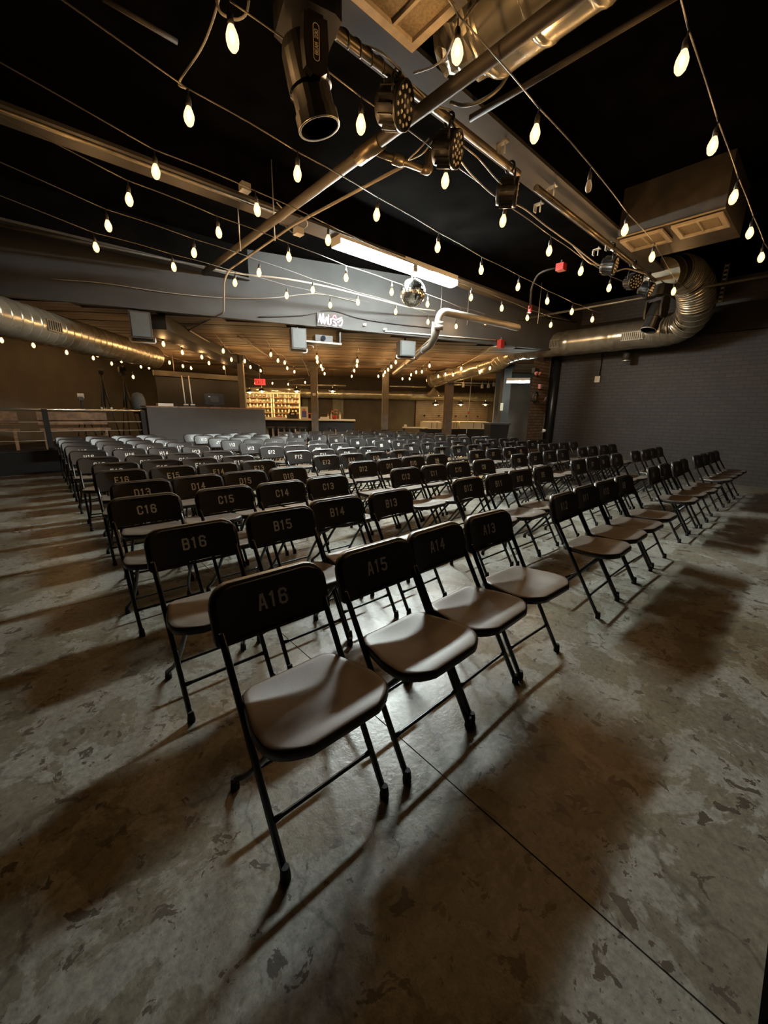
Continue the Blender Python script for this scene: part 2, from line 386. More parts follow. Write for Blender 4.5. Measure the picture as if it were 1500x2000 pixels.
# ------------------------------------------------------------------ folding chairs
def rounded(w, h, r, k=5, low=.02):
    pts = []
    for cx, cy, a0, rr in ((w/2-r, h-r, 0, r), (-w/2+r, h-r, 90, r), (-w/2+low, low, 180, low), (w/2-low, low, 270, low)):
        for j in range(k+1):
            a = math.radians(a0+90*j/k); pts.append((cx+rr*math.cos(a), cy+rr*math.sin(a)))
    return pts
TILT = math.radians(17)
def back_pt(x, h, off):
    # h: height along the leaning back, off: distance in front of it (towards -y); gently curved in plan
    y = .0 - .030*(x/.21)**2; z = h
    return Vector((x, y + (z-.66)*math.tan(TILT)*.9 - off, z))
def mk_backrest():
    m = MB(); out = rounded(.425, .185, .07); n = len(out)
    rings = []
    for off, sc in ((-.024, .95), (-.020, 1.0), (-.002, 1.0), (.002, .99)):
        rings.append([back_pt(x*sc, .572+(.0925+(y-.0925)*sc), off) for x, y in out])
    inner = []
    for off, sc in ((.002, .945), (.011, .93), (.0135, .91), (.0135, .88)):
        inner.append([back_pt(x*sc, .572+(.0925+(y-.0925)*(sc-.03)), off) for x, y in out])
    vs = [p for r in rings+inner for p in r]; m.add(vs, [], True)
    R = len(rings+inner)
    for i in range(R-1):
        for j in range(n): m.f.append((i*n+j, i*n+(j+1) % n, (i+1)*n+(j+1) % n, (i+1)*n+j)); m.sm.append(True)
    # inner face as strips across x so that the curve is kept
    def fill(o, flip):
        h = n//2; ring = list(range(n))
        # pair points left/right by walking both ways from the top middle
        top = 6
        L = [(6+i) % n for i in range(h)]; Rr = [(5-i) % n for i in range(h)]
        for i in range(h-1):
            q = (o+Rr[i], o+L[i], o+L[i+1], o+Rr[i+1]); m.f.append(q if flip else q[::-1]); m.sm.append(True)
    # subdivided faces for the curvature
    def sheet(off, sc, dz, flip):
        NX, NZ = 10, 4; o = len(m.v)
        for a in range(NX+1):
            for b in range(NZ+1):
                x = (-.5+a/NX)*.425*sc; t = b/NZ
                hmax = .185 if abs(x) < .1425 else .115+math.sqrt(max(0, .07**2-(abs(x)-.1425)**2))
                z = .572+.0925+(t*hmax-.0925)*dz
                m.v.append(tuple(back_pt(x, z, off)))
        for a in range(NX):
            for b in range(NZ):
                i = o+a*(NZ+1)+b; q = (i, i+NZ+1, i+NZ+2, i+1); m.f.append(q if flip else q[::-1]); m.sm.append(True)
    sheet(.0135, .90, .86, True); sheet(-.023, .95, .95, False)
    return m
def mk_seat():
    m = MB(); NX, NY = 14, 18; g = []
    def outline(t):       # t 0 rear .. 1 front: half width
        w = .165+.045*min(1, t/.55)
        if t > .70: w *= math.sqrt(max(0.0, 1-((t-.70)/.345)**2.4))*.999+.001
        if t < .10: w -= .035*(1-t/.10)**2
        return w
    for side in (0, 1):
        for b in range(NY+1):
            t = .5-.5*math.cos(math.pi*b/NY)
            hw = max(.06, outline(t)) if b == NY else outline(t)
            for a in range(NX+1):
                s = math.sin((-.5+a/NX)*math.pi); x = s*hw; y = -.10-t*.345
                dip = .021*max(0, 1-(abs(s))**2.0)*math.sin(math.pi*min(1, t*1.15+.02))*1.0
                z = .437+.016*t - dip - .006*max(0, t-.88)*6*.5
                e = max(abs(s), abs(2*t-1)); z -= .004*max(0, (e-.96)/.04)**2
                if side: z = .437+.016*t-.028
                g.append((x, y, z))
    K = (NX+1)*(NY+1); m.add(g, [], True)
    for b in range(NY):
        for a in range(NX):
            i = b*(NX+1)+a
            m.f.append((i, i+NX+1, i+NX+2, i+1)); m.sm.append(True)
            m.f.append((K+i, K+i+1, K+i+NX+2, K+i+NX+1)); m.sm.append(True)
    bd = [a for a in range(NX+1)]+[b*(NX+1)+NX for b in range(1, NY+1)]+[NY*(NX+1)+a for a in range(NX-1, -1, -1)]+[b*(NX+1) for b in range(NY-1, 0, -1)]
    return m, K, bd
def seat_parts():
    m, K, bd = mk_seat(); rim = MB(); top = m
    # rim: the dark edge of the seat shell
    o = []
    n = len(bd)
    ctr = Vector((0, -.27, 0))
    for i in bd:
        p = Vector(m.v[i]); q = Vector(m.v[K+i]); d = (p-ctr); d.z = 0; d.normalize()
        o += [p+d*.001, p+d*.006-Vector((0, 0, .005)), q+d*.006-Vector((0, 0, .004)), q-d*.004-Vector((0, 0, .008))]
    rim.add(o, [], True)
    for i in range(n):
        j = (i+1) % n
        for k in range(3):
            rim.f.append((i*4+k, i*4+k+1, j*4+k+1, j*4+k)); rim.sm.append(True)
    return top, rim
st, sr = seat_parts()
ME_BACK = mk_backrest().mesh('backrest', 'chair_plastic')
ME_SEAT = st.mesh('seat', 'seat'); ME_RIM = sr.mesh('seat_rim', 'chair_plastic')
def upr(s): return MB().tube(fillet([(s*.190, -.400, .012), (s*.190, -.150, .43), (s*.192, .012, .705)], .1, 3), .0115, 8)
ME_UP = [upr(s).mesh('front_leg', 'chair_metal') for s in (-1, 1)]
def rearl(s): return MB().tube(smooth_path([(s*.155, -.355, .415), (s*.155, -.27, .315), (s*.158, -.18, .20), (s*.172, -.10, .10), (s*.188, -.045, .05), (s*.190, -.03, .012)], 3), .0105, 8)
ME_REAR = [rearl(s).mesh('rear_leg', 'chair_metal') for s in (-1, 1)]
def rung(y, z, hw): return MB().tube([(-hw, y, z), (-hw+.03, y, z), (hw-.03, y, z), (hw, y, z)], [.011, .0075, .0075, .011], 6)
ME_FR = rung(-.327, .135, .183).mesh('front_rung', 'chair_metal'); ME_RR = rung(-.118, .12, .165).mesh('rear_rung', 'chair_metal')
ME_FOOT = MB().lathe([(.0, 0), (.016, 0), (.0165, .012), (.013, .04), (.012, .045)], 8).mesh('foot_cap', 'rubber')
ME_RIVET = MB().lathe([(.0055, 0), (.0055, .0015), (.003, .003), (0, .0034)], 8).mesh('rivet', 'silver')
# stencil glyphs: strokes on a 2 x 4 grid, drawn as slightly gapped bars
GL = {'A': [[(0, 0), (.75, 4), (1.25, 4), (2, 0)], [(.55, 1.3), (1.45, 1.3)]], 'B': [[(0, 0), (0, 4)], [(.3, 4), (1.4, 4), (1.9, 3.5), (1.9, 2.5), (1.5, 2.1), (.3, 2.1)], [(1.5, 2.1), (2, 1.6), (2, .5), (1.5, 0), (.3, 0)]],
 'C': [[(2, 2.9), (2, 3.5), (1.5, 4), (.5, 4), (0, 3.5), (0, .5), (.5, 0), (1.5, 0), (2, .5), (2, 1.1)]], 'D': [[(0, 0), (0, 4)], [(.35, 4), (1.4, 4), (2, 3.4), (2, .6), (1.4, 0), (.35, 0)]],
 'E': [[(2, 4), (0, 4), (0, 0), (2, 0)], [(.35, 2), (1.6, 2)]], 'F': [[(2, 4), (0, 4), (0, 0)], [(.35, 2), (1.6, 2)]],
 'G': [[(2, 3.1), (2, 3.5), (1.5, 4), (.5, 4), (0, 3.5), (0, .5), (.5, 0), (1.5, 0), (2, .5), (2, 1.8), (1.2, 1.8)]], 'H': [[(0, 0), (0, 4)], [(2, 0), (2, 4)], [(.35, 2), (1.65, 2)]],
 'I': [[(1, 0), (1, 4)]], 'J': [[(2, 4), (2, .6), (1.5, 0), (.5, 0), (0, .6), (0, 1.1)]], 'K': [[(0, 0), (0, 4)], [(2, 4), (.4, 2), (2, 0)]], 'L': [[(0, 4), (0, 0), (2, 0)]],
 '0': [[(.5, 0), (0, .5), (0, 3.5), (.5, 4), (1.5, 4), (2, 3.5), (2, .5), (1.5, 0), (.5, 0)]], '1': [[(.4, 3.4), (1.05, 4), (1.05, 0)]], '2': [[(0, 3.2), (.4, 4), (1.6, 4), (2, 3.4), (2, 2.6), (0, 0), (2, 0)]],
 '3': [[(0, 3.5), (.5, 4), (1.5, 4), (2, 3.5), (2, 2.5), (1.5, 2.1), (.7, 2.1)], [(1.5, 2.1), (2, 1.6), (2, .5), (1.5, 0), (.5, 0), (0, .5)]], '4': [[(1.5, 0), (1.5, 4), (0, 1.2), (2.1, 1.2)]],
 '5': [[(1.9, 4), (.1, 4), (0, 2.3), (1.5, 2.3), (2, 1.8), (2, .5), (1.5, 0), (.5, 0), (0, .5)]], '6': [[(2, 3.2), (2, 3.5), (1.5, 4), (.5, 4), (0, 3.5), (0, .5), (.5, 0), (1.5, 0), (2, .5), (2, 1.7), (1.5, 2.2), (.35, 2.2)]],
 '7': [[(0, 4), (2, 4), (.8, 0)]], '8': [[(.5, 2.1), (0, 2.6), (0, 3.5), (.5, 4), (1.5, 4), (2, 3.5), (2, 2.6), (1.5, 2.1), (.5, 2.1), (0, 1.6), (0, .5), (.5, 0), (1.5, 0), (2, .5), (2, 1.6), (1.5, 2.1)]],
 '9': [[(0, .8), (0, .5), (.5, 0), (1.5, 0), (2, .5), (2, 3.5), (1.5, 4), (.5, 4), (0, 3.5), (0, 2.4), (.5, 1.9), (1.65, 1.9)]],
 'M': [[(0, 0), (0, 4), (1, 1.8), (2, 4), (2, 0)]], 'X': [[(0, 0), (2, 4)], [(0, 4), (2, 0)]], 'T': [[(0, 4), (2, 4)], [(1, 4), (1, 0)]]}
def strokes2d(text, h, w, gap, bold):
    """list of quads (4 points each) for a line of text centred on 0,0; h glyph height, w glyph width"""
    sx, sy = w/2, h/4; adv = w+gap; quads = []; tot = adv*len(text)-gap
    for i, ch in enumerate(text):
        if ch == ' ': continue
        ox = -tot/2+i*adv
        for st_ in GL[ch]:
            pts = [Vector((ox+x*sx, y*sy-h/2, 0)) for x, y in st_]
            for a, b in zip(pts, pts[1:]):
                d = (b-a)
                if d.length < 1e-6: continue
                d.normalize(); nn = Vector((-d.y, d.x, 0))*bold/2; e = d*bold*.42
                quads.append([a-e-nn, b+e-nn, b+e+nn, a-e+nn])
    return quads
def text_mesh(code):
    m = MB()
    for q in strokes2d(code, .047, .024, .0145, .0085):
        # split long bars so the print follows the curved back
        m.add([back_pt(p.x, .668+p.y, .0146) for p in q], [(0, 1, 2, 3)])
    return m.mesh('stencilled_number', 'stencil')
chair_parts = [('backrest', ME_BACK), ('seat', ME_SEAT), ('front_leg', ME_UP[0]), ('front_leg', ME_UP[1]), ('rear_leg', ME_REAR[0]), ('rear_leg', ME_REAR[1]), ('front_rung', ME_FR), ('rear_rung', ME_RR)]
def chair(code, label, group, x, y, rz, detail=2):
    t = thing('folding_chair', label, 'chair', (x, y, 0), rz, group)
    for nm, me in chair_parts:
        o = inst(nm, me, t)
        if nm == 'seat': inst('seat_rim', ME_RIM, o)
        if detail and nm == 'front_leg':
            s = -1 if me is ME_UP[0] else 1
            inst('foot_cap', ME_FOOT, o, (s*.190, -.400, 0))
            if detail > 1:
                rv = inst('rivet', ME_RIVET, o, back_pt(s*.197, .625, .012)); rv.rotation_euler = (math.radians(100), 0, s*.3)
        if detail and nm == 'rear_leg':
            s = -1 if me is ME_REAR[0] else 1
            inst('foot_cap', ME_FOOT, o, (s*.190, -.030, 0))
    if code: inst('stencilled_number', text_mesh(code), t)
    return t
COLX = {16: .543, 15: .999, 14: 1.43, 13: 1.877, 12: 2.82, 11: 3.251, 10: 3.691, 9: 4.162, 8: 5.211, 7: 5.683, 6: 6.135, 5: 6.585, 4: 7.46, 3: 7.92, 2: 8.40, 1: 8.86}
ROWY = {'A': (1.245, 1.246, 1.208, 1.183), 'B': (2.09, 2.085, 2.027, 2.0), 'C': (2.93, 2.911, 2.818, 2.86), 'D': (3.68, 3.65, 3.549, 3.528), 'E': (4.40, 4.373, 4.30, 4.25), 'F': (5.12, 5.108, 5.036, 4.86),
        'G': (5.93, 5.93, 5.874, 5.53), 'H': (6.70, 6.70, 6.627, 6.5), 'I': (7.50, 7.50, 7.49, 7.374), 'J': (8.25, 8.22, 8.2, 8.2), 'K': (9.1, 9.15, 9.1, 9.05), 'L': (9.88, 9.86, 9.85, 9.85)}
FIX = {'A16': (.543, 1.19, 0), 'A15': (1.018, 1.185, .02), 'A14': (1.425, 1.2, .03), 'A13': (1.875, 1.2, -.03), 'B16': (.52, 1.985, .0), 'C16': (.49, 2.87, .03), 'D16': (.585, 3.5, 0), 'E16': (.56, 4.24, 0), 'F16': (.61, 4.86, .02), 'F15': (1.04, 4.88, 0), 'B14': (1.425, 2.06, 0), 'B13': (1.88, 2.03, .02)}
WORDS = {'A': 'front', 'B': 'second', 'C': 'third', 'D': 'fourth', 'E': 'fifth', 'F': 'sixth', 'G': 'seventh', 'H': 'eighth', 'I': 'ninth', 'J': 'tenth', 'K': 'eleventh', 'L': 'last'}
for r in 'ABCDEFGHIJKL':
    for c in range(16, 0, -1):
        blk = (c-1)//4; key = r+str(c)
        x, y, rz = COLX[c], ROWY[r][blk], random.gauss(0, .018)
        x += random.gauss(0, .004); y += random.gauss(0, .012)
        if key in FIX: x, y, rz = FIX[key]
        code = key
        if r == 'D' and c > 12: code = 'D%d' % (29-c)      # this row is numbered the other way round
        lab = 'black folding chair with brown seat stencilled %s in the %s row' % (code, WORDS[r])
        if key == 'G11': code = None; lab = 'black folding chair without a number between G12 and G10'
        chair(code, lab, 'numbered folding chairs in rows', x, y, rz, 2 if r in 'ABC' else 1)

# ------------------------------------------------------------------ string lights
ME_BULB = MB().lathe([(.0, -.068), (.014, -.064), (.026, -.048), (.032, -.022), (.030, -.005), (.021, .02), (.013, .036), (.012, .04)], 10).mesh('bulb', 'bulb')
ME_FIL = MB().lathe([(0, -.040), (.011, -.020), (.011, .004), (0, .022)], 5).mesh('filament', 'filament')
ME_BOFF = MB().lathe([(.0, -.05), (.012, -.047), (.022, -.035), (.026, -.016), (.024, .0), (.018, .02), (.012, .036), (.011, .04)], 10).mesh('bulb', 'bulb_off')
ME_SOCK = MB().lathe([(.014, .034), (.0165, .036), (.0165, .075), (.011, .088), (.004, .092), (.004, .13)], 8).mesh('socket', 'cable_black')
def string_light(label, group, pts, ends=(), sag=.10, mat='cable_mid', rad=.0045, off=()):
    t = thing('string_light', label, 'string light', pts[0], 0, group); o0 = Vector(pts[0])
    tops = [Vector(p)+Vector((0, 0, .13)) for p in pts]
    seq = ([Vector(ends[0])] if ends and ends[0] else [])+tops+([Vector(ends[1])] if len(ends) > 1 and ends[1] else [])
    path = []
    for a, b in zip(seq, seq[1:]):
        L = (b-a).length
        for j in range(6):
            f = j/6; path.append(a.lerp(b, f)-o0+Vector((0, 0, -sag*.25*L*f*(1-f)+.02*math.sin(math.pi*f))))
    path.append(seq[-1]-o0)
    MB().tube(path, rad, 5).build('cable', mat, t)
    for i, p in enumerate(pts):
        b = inst('bulb', ME_BOFF if i in off else ME_BULB, t, Vector(p)-o0, (random.uniform(-.08, .08), random.uniform(-.08, .08), random.random()*6))
        inst('socket', ME_SOCK, b)
        if i not in off: inst('filament', ME_FIL, b)
ZH = 3.1
HALL = [
 ('string of warm bulbs nearest the right edge, over the front row', [(1333, 115), (1393, 280), (1434, 381), (1465, 452), (1487, 500)], ()),
 ('string of warm bulbs with one bulb unlit, crossing below the ceiling duct', [(893, 95), (1046, 256), (1150, 362), (1221, 446), (1274, 499), (1316, 567)], (2,)),
 ('string of warm bulbs hanging along the stage light pipe', [(453, 68), (705, 238), (870, 349), (983, 428), (1073, 487), (1135, 527), (1190, 560)], ()),
 ('string of warm bulbs just behind the stage light pipe', [(369, 222), (581, 335), (736, 416), (855, 480), (940, 525), (1012, 558), (1069, 586), (1117, 607), (1157, 622)], ()),
 ('string of warm bulbs just before the fluorescent light beam', [(304, 331), (502, 406), (641, 466), (920, 579), (980, 600), (1030, 619), (1076, 633)], ()),
 ('string of warm bulbs passing behind the mirror ball', [(252, 386), (427, 451), (564, 499), (676, 540), (765, 568), (835, 592), (898, 615), (948, 628)], ()),
 ('string of warm bulbs one row before the drop wall', [(211, 438), (379, 491), (506, 530), (611, 564), (699, 588), (773, 607), (836, 627), (891, 636)], ()),
 ('string of warm bulbs along the grey drop wall', [(187, 480), (339, 519), (459, 550), (560, 575), (645, 594)], ()),
]
for lab, px, off in HALL:
    pts = [P(u, v, ZH) for u, v in px]
    d = (pts[-1]-pts[0]).normalized()
    e1 = pts[-1]+d*.9+Vector((0, 0, .2))
    e0 = pts[0]-d*1.2+Vector((0, 0, .3))
    string_light(lab, 'string lights under the high ceiling', pts, (e0, e1), .22, off=off)
LOWS = [
 ('string of warm bulbs below the long round duct on the left', [(3, 663), (65, 673), (130, 687), (182, 698), (218, 709), (275, 715)]),
 ('string of warm bulbs second from the duct on the left', [(190, 692), (237, 704), (291, 717)]),
 ('string of warm bulbs above the sound booth, third from the left duct', [(295, 693), (331, 707), (357, 714), (373, 718)]),
 ('string of warm bulbs starting beneath the far left hanging loudspeaker', [(319, 670), (356, 687), (394, 696), (408, 708), (437, 717)]),
 ('string of warm bulbs along the bent white conduit over the booth', [(436, 684), (452, 701), (478, 704), (489, 716), (509, 723)]),
 ('string of warm bulbs over the exit sign', [(529, 691), (543, 703), (556, 707), (561, 718), (575, 725)]),
 ('string of warm bulbs beside the projector leading to the post', [(619, 697), (620, 705), (627, 714), (630, 720), (634, 729)]),
 ('string of warm bulbs running straight away between the first two posts', [(698, 704), (697, 713), (692, 723), (687, 734)]),
 ('string of warm bulbs meeting the second post', [(773, 706), (764, 715), (758, 721), (752, 726), (749, 732), (739, 734)]),
 ('string of warm bulbs right of the grey drain pipe', [(839, 713), (824, 725), (813, 726), (803, 731), (800, 739), (786, 739)]),
 ('string of warm bulbs reaching the wooden third post', [(901, 719), (885, 731), (870, 730), (856, 734), (848, 741), (834, 742)]),
 ('string of warm bulbs along the duct beyond the brick pier', [(957, 718), (937, 726), (917, 730), (903, 734), (889, 739), (877, 740)]),
 ('short far string of warm bulbs above the bottle shelf', [(498, 748), (532, 748), (563, 750), (596, 746)]),
]
for lab, px in LOWS:
    z = 2.55 if 'far string' not in lab else 2.45
    pts = [P(u, v, z) for u, v in px]; pts.sort(key=lambda p: p.dot(D54) if 'far' not in lab else p.x)
    d = (pts[-1]-pts[0]).normalized()
    string_light(lab, 'string lights under the low ceiling', pts, (pts[0]-d*.5+Vector((0, 0, .22)), pts[-1]+d*.4+Vector((0, 0, .22))), .15, 'cable_grey')
# lone bulb by the tripods
lb = P(260, 735, 2.15); t = thing('pendant_bulb', 'single bare bulb hanging over the camera tripods', 'bulb', lb)
b = inst('bulb', ME_BULB, t); inst('socket', ME_SOCK, b); inst('filament', ME_FIL, b); MB().tube([(0, 0, .12), (.0, 0, LOW-.02-lb.z)], .004, 5).build('cord', 'cable_black', t)

# ------------------------------------------------------------------ fluorescent lights
def fluoro(label, a, b, tube_mat, up=.09, pair=True):
    a = Vector(a); b = Vector(b); c = (a+b)/2; L = (b-a).length; ang = math.atan2(b.y-a.y, b.x-a.x)
    t = thing('fluorescent_light', label, 'light fixture', c, ang)
    MB().box((0, 0, up*.5+.036), (L+.02, .20, up*.8)).build('housing', 'white_paint', t)
    if pair:
        prof = [(-.10, .045), (-.10, .0), (-.08, -.028), (-.03, -.042), (.03, -.042), (.08, -.028), (.10, .0), (.10, .045)]; n_ = len(prof)
        m_ = MB(); m_.add([(e_*L/2, y_, z_) for e_ in (-1, 1) for y_, z_ in prof], [tuple(reversed(range(n_))), tuple(range(n_, 2*n_))]+[(i, (i+1) % n_, n_+(i+1) % n_, n_+i) for i in range(n_)])
        m_.build('diffuser', tube_mat, t)
        for e in (-1, 1): MB().box((e*(L/2+.006), 0, .03), (.012, .205, .10)).build('end_cap', 'white_paint', t)
    for s in (() if pair else (0,)):
        tb = MB().tube([(-L/2, s*.035, 0), (L/2, s*.035, 0)], .019, 10).build('tube', tube_mat, t)
        for e in (-1, 1): MB().box((e*(L/2+.012), s*.035, .008), (.022, .044, .056)).build('end_cap', 'white_paint', tb)
    return t
FL0, FL1 = P(657, 477, 3.43), P(884, 556, 3.43)
fluoro('long glowing fluorescent light under the hall beam', FL0, FL1, 'tube')
bf0, bf1 = PD(990, 747, 12.6), PD(1034, 747, 12.6)
fluoro('fluorescent light beyond the brick pier', bf0, bf1, 'tube_back', pair=False)

# ------------------------------------------------------------------ mirror ball
c = P(806, 572, 3.1); t = thing('mirror_ball', 'mirror ball hanging under the fluorescent light', 'mirror ball', c)
m = MB(); R_ = .195; nl = 22
for i in range(nl):
    a0, a1 = math.pi*(i/nl)-math.pi/2, math.pi*((i+1)/nl)-math.pi/2
    n_ = max(4, int(44*math.cos((a0+a1)/2)))
    for j in range(n_):
        b0_, b1_ = 2*math.pi*j/n_, 2*math.pi*(j+.93)/n_
        q = []
        for aa, bb in ((a0, b0_), (a0, b1_), (a1*.93+a0*.07, b1_), (a1*.93+a0*.07, b0_)):
            q.append(Vector((R_*math.cos(aa)*math.cos(bb), R_*math.cos(aa)*math.sin(bb), R_*math.sin(aa))))
        cc = (q[0]+q[1]+q[2]+q[3])/4; jit = Vector((random.gauss(0, 1), random.gauss(0, 1), random.gauss(0, 1)))*.003
        q[0] += jit; q[2] -= jit
        m.add(q, [(0, 1, 2, 3)])
o = m.build('mirror_tiles', 'mirror', t); o['kind'] = 'stuff'
MB().lathe([(0, -R_*.985), (R_*.5, -R_*.85), (R_*.85, -R_*.5), (R_*.985, 0), (R_*.85, R_*.5), (R_*.5, R_*.85), (0, R_*.985)], 24).build('core', 'silver', t)
MB().lathe([(.03, R_*.97), (.03, R_+.03), (.012, R_+.035), (.012, .30)], 10).build('hanger', 'silver', t)
MB().box((0, 0, .33), (.09, .09, .08)).build('motor', 'zinc', t)

# ------------------------------------------------------------------ stage light pipe with fixtures
PY_, PZ = 2.33, 3.42
def pipe(name, label, cat, pts, r, mat, group=None, n=10, fil=0.0):
    o0 = Vector(pts[0]); q = [Vector(p)-o0 for p in pts]
    if fil: q = fillet(q, fil)
    o = MB().tube(q, r, n).build(name, mat, None, o0); return tag(o, label, cat, group)
pipe('lighting_pipe', 'steel lighting pipe holding the large moving head', 'pipe', [(.6, PY_, PZ), (3.66, PY_, PZ)], .028, 'pipe')
pipe('lighting_pipe', 'steel lighting pipe leading to the right hand cluster of lights', 'pipe', [(3.98, PY_, PZ), (8.6, PY_, PZ)], .028, 'pipe')
def clamp(par, z0, z1, r=.034):
    MB().tube([(0, 0, z1-.03+.06*math.sin(a)) if False else (0, .04*math.cos(a), z1+.04*math.sin(a)) for a in [math.radians(d) for d in range(-60, 241, 30)]], .009, 6).build('clamp', 'fixture', par)
    MB().tube([(0, 0, z0), (0, 0, z1-.03)], .011, 6).build('clamp_bolt', 'zinc', par)
# LED par cans
def led_par(label, loc, aim, r=.105):
    t = thing('led_par', label, 'stage light', loc, 0, 'led par lights on the lighting pipe'); d = Vector(aim).normalized(); R = align(d)
    MB().lathe([(r*.55, -.15), (r*.80, -.145), (r*.86, -.10), (r*.90, .0), (r, .004), (r, .03), (r*.93, .032), (r*.93, .022), (0, .022)], 28, (0, 0, 0), R).build('body', 'fixture', t)
    for i in range(16):
        a = 2*math.pi*i/16; f = R @ rotz(a)
        MB().box(R @ Vector((r*.93*math.cos(a), r*.93*math.sin(a), -.06)), (.022, .006, .11), f).build('fin', 'fixture', t)
    m = MB()
    for ring, nn in ((0, 1), (.36, 6), (.72, 12)):
        for i in range(nn):
            a = 2*math.pi*i/nn+ring; p = R @ Vector((r*ring*math.cos(a), r*ring*math.sin(a), .023))
            m.lathe([(.0125, 0), (.0115, .004), (.007, .008), (0, .009)], 8, p, R)
    m.build('led_lenses', 'led', t)
    # yoke
    side = d.cross(Vector((0, 0, 1))).normalized(); top = Vector((0, 0, 1))
    hz = PZ-loc[2]
    yk = fillet([side*(r+.012), side*(r+.012)+top*(hz*.62), -side*(r+.012)+top*(hz*.62), -side*(r+.012)], .05)
    MB().tube(yk, .008, 6).build('yoke', 'fixture', t)
    dy = PY_-loc[1]
    MB().tube([top*(hz*.62), Vector((0, dy, hz-.03))], .010, 6).build('clamp_bolt', 'zinc', t)
    MB().tube([Vector((0, dy+.042*math.cos(a), hz+.042*math.sin(a))) for a in [math.radians(q) for q in range(-60, 241, 30)]], .010, 6).build('clamp', 'fixture', t)
led_par('led par light nearest the moving head, lens disc toward the right', (2.13, 2.27, 3.24), (.36, -.89, -.27), .125)
led_par('second led par light on the near lighting pipe', (2.68, 2.27, 3.21), (.34, -.89, -.22), .115)
led_par('led par light hanging at the gap between the two pipes', (3.52, 2.27, 3.21), (.50, -.84, -.08), .11)
led_par('leftmost led par light in the far cluster', (5.95, 2.27, 3.19), (.15, -.95, -.2))
led_par('middle led par light in the far cluster, face toward the camera', (6.78, 2.27, 3.18), (-.55, -.80, -.25))
led_par('led par light just above the far moving head', (7.45, 2.27, 3.20), (.1, -.9, -.35))
# moving heads
def moving_head(label, loc, aim, s=1.0, text=None, rz=0.0, fat=1.0):
    t = thing('moving_head', label, 'stage light', loc, rz)
    MB().prism([(-.15*s, -.13*s*fat), (.15*s, -.13*s*fat), (.18*s, -.09*s*fat), (.18*s, .09*s*fat), (.15*s, .13*s*fat), (-.15*s, .13*s*fat), (-.18*s, .09*s*fat), (-.18*s, -.09*s*fat)], -.03*s, .12*s).build('base', 'fixture', t)
    MB().lathe([(.035*s, -.145*s+.09*s), (.035*s, -.02*s)], 14).build('pan_joint', 'fixture', t)
    ymb = MB().prism([(-.16*s, -.05*s), (.16*s, -.05*s), (.16*s, .05*s), (-.16*s, .05*s)], -.095*s, -.05*s).build('yoke_bridge', 'fixture', t)
    for e in (-1, 1):
        arm = MB(); x = e*.145*s
        poly = [(-.060*fat, -.07), (.060*fat, -.07), (.066*fat, -.20), (.055*fat, -.33), (.03, -.36), (-.03, -.36), (-.055*fat, -.33), (-.066*fat, -.20)]
        w = .022*s
        vs = [(x-w, a*s, b*s) for a, b in poly]+[(x+w, a*s*.9, b*s) for a, b in poly]; n = len(poly)
        arm.add(vs, [tuple(range(n)), tuple(reversed(range(n, 2*n)))]+[(i, n+i, n+(i+1) % n, (i+1) % n) for i in range(n)])
        ao = arm.build('yoke_arm', 'fixture', t)
        if text and e == 1:
            q = MB(); 
            oval = [((.016*math.cos(a)) if True else 0, .07*(1 if math.sin(a) > 0 else -1)*1.0 + .016*math.sin(a)) for a in [2*math.pi*i/20 for i in range(20)]]
            for r0, r1 in ((1.0, .84),):
                vo = []
                for k_ in (1.0, .80):
                    for a in [2*math.pi*i/24 for i in range(24)]:
                        yy = .021*k_*math.cos(a); zz = (.072 if math.sin(a) >= 0 else -.072)+.021*k_*math.sin(a)
                        vo.append((x+w+.001, yy*s, (-.20+zz)*s))
                q.add(vo, [(i, (i+1) % 24, 24+(i+1) % 24, 24+i) for i in range(24)])
            for qd in strokes2d(text, .019*s, .0105*s, .005*s, .0042*s):
                # reading upward along the arm
                q.add([(x+w+.0012, -p.y*1.0, -.20*s+p.x) for p in qd], [(0, 1, 2, 3)])
            q.build('lettering', 'cream', ao)
    hd = Vector((0, 0, -.29*s)); d = Vector(aim).normalized()
    # head built along its own axis, in the yoke's frame
    d = Matrix.Rotation(-rz, 3, 'Z') @ d
    d.x *= .0; d.normalize(); R = align(d)
    w_ = s*fat
    h = MB().lathe([(.05*w_, -.20*s), (.085*w_, -.19*s), (.10*w_, -.13*s), (.105*w_, .0), (.105*w_, .05*s), (.095*w_, .055*s), (.095*w_, .17*s), (.105*w_, .175*s), (.105*w_, .245*s), (.092*w_, .245*s), (.085*w_, .10*s), (0, .10*s)], 24, hd, R, False).build('head', 'fixture', t)
    MB().lathe([(.101*w_, .244*s), (.106*w_, .247*s), (.104*w_, .254*s), (.094*w_, .250*s)], 24, hd, R, True, False).build('lens_ring', 'zinc', h)
    MB().lathe([(.085*w_, .105*s), (.06*w_, .122*s), (0, .13*s)], 20, hd, R).build('lens', 'lens', h)
    for e in (-1, 1):
        MB().tube([Vector((e*.09*s, 0, -.29*s)), Vector((e*.15*s, 0, -.29*s))], .03*s, 12).build('tilt_joint', 'fixture', h)
    zc = PZ-loc[2]
    for e in (-1, 1):
        MB().box((e*.09*s, 0, .11*s), (.04, .05, .03)).build('clamp_foot', 'zinc', t)
        cc = Matrix.Rotation(-rz, 3, 'Z') @ Vector((0, PY_-loc[1], 0))
        MB().tube([Vector((e*.09*s, 0, .12*s)), Vector((e*.09*s+cc.x, cc.y, zc))], .012, 6).build('clamp', 'fixture', t)
    return t
moving_head('large black moving head marked BEAM 230 hanging from the near pipe', (1.43, 2.27, 3.30), (.24, -.14, -.95), .84, 'BEAM 230', math.radians(-104), 1.35)
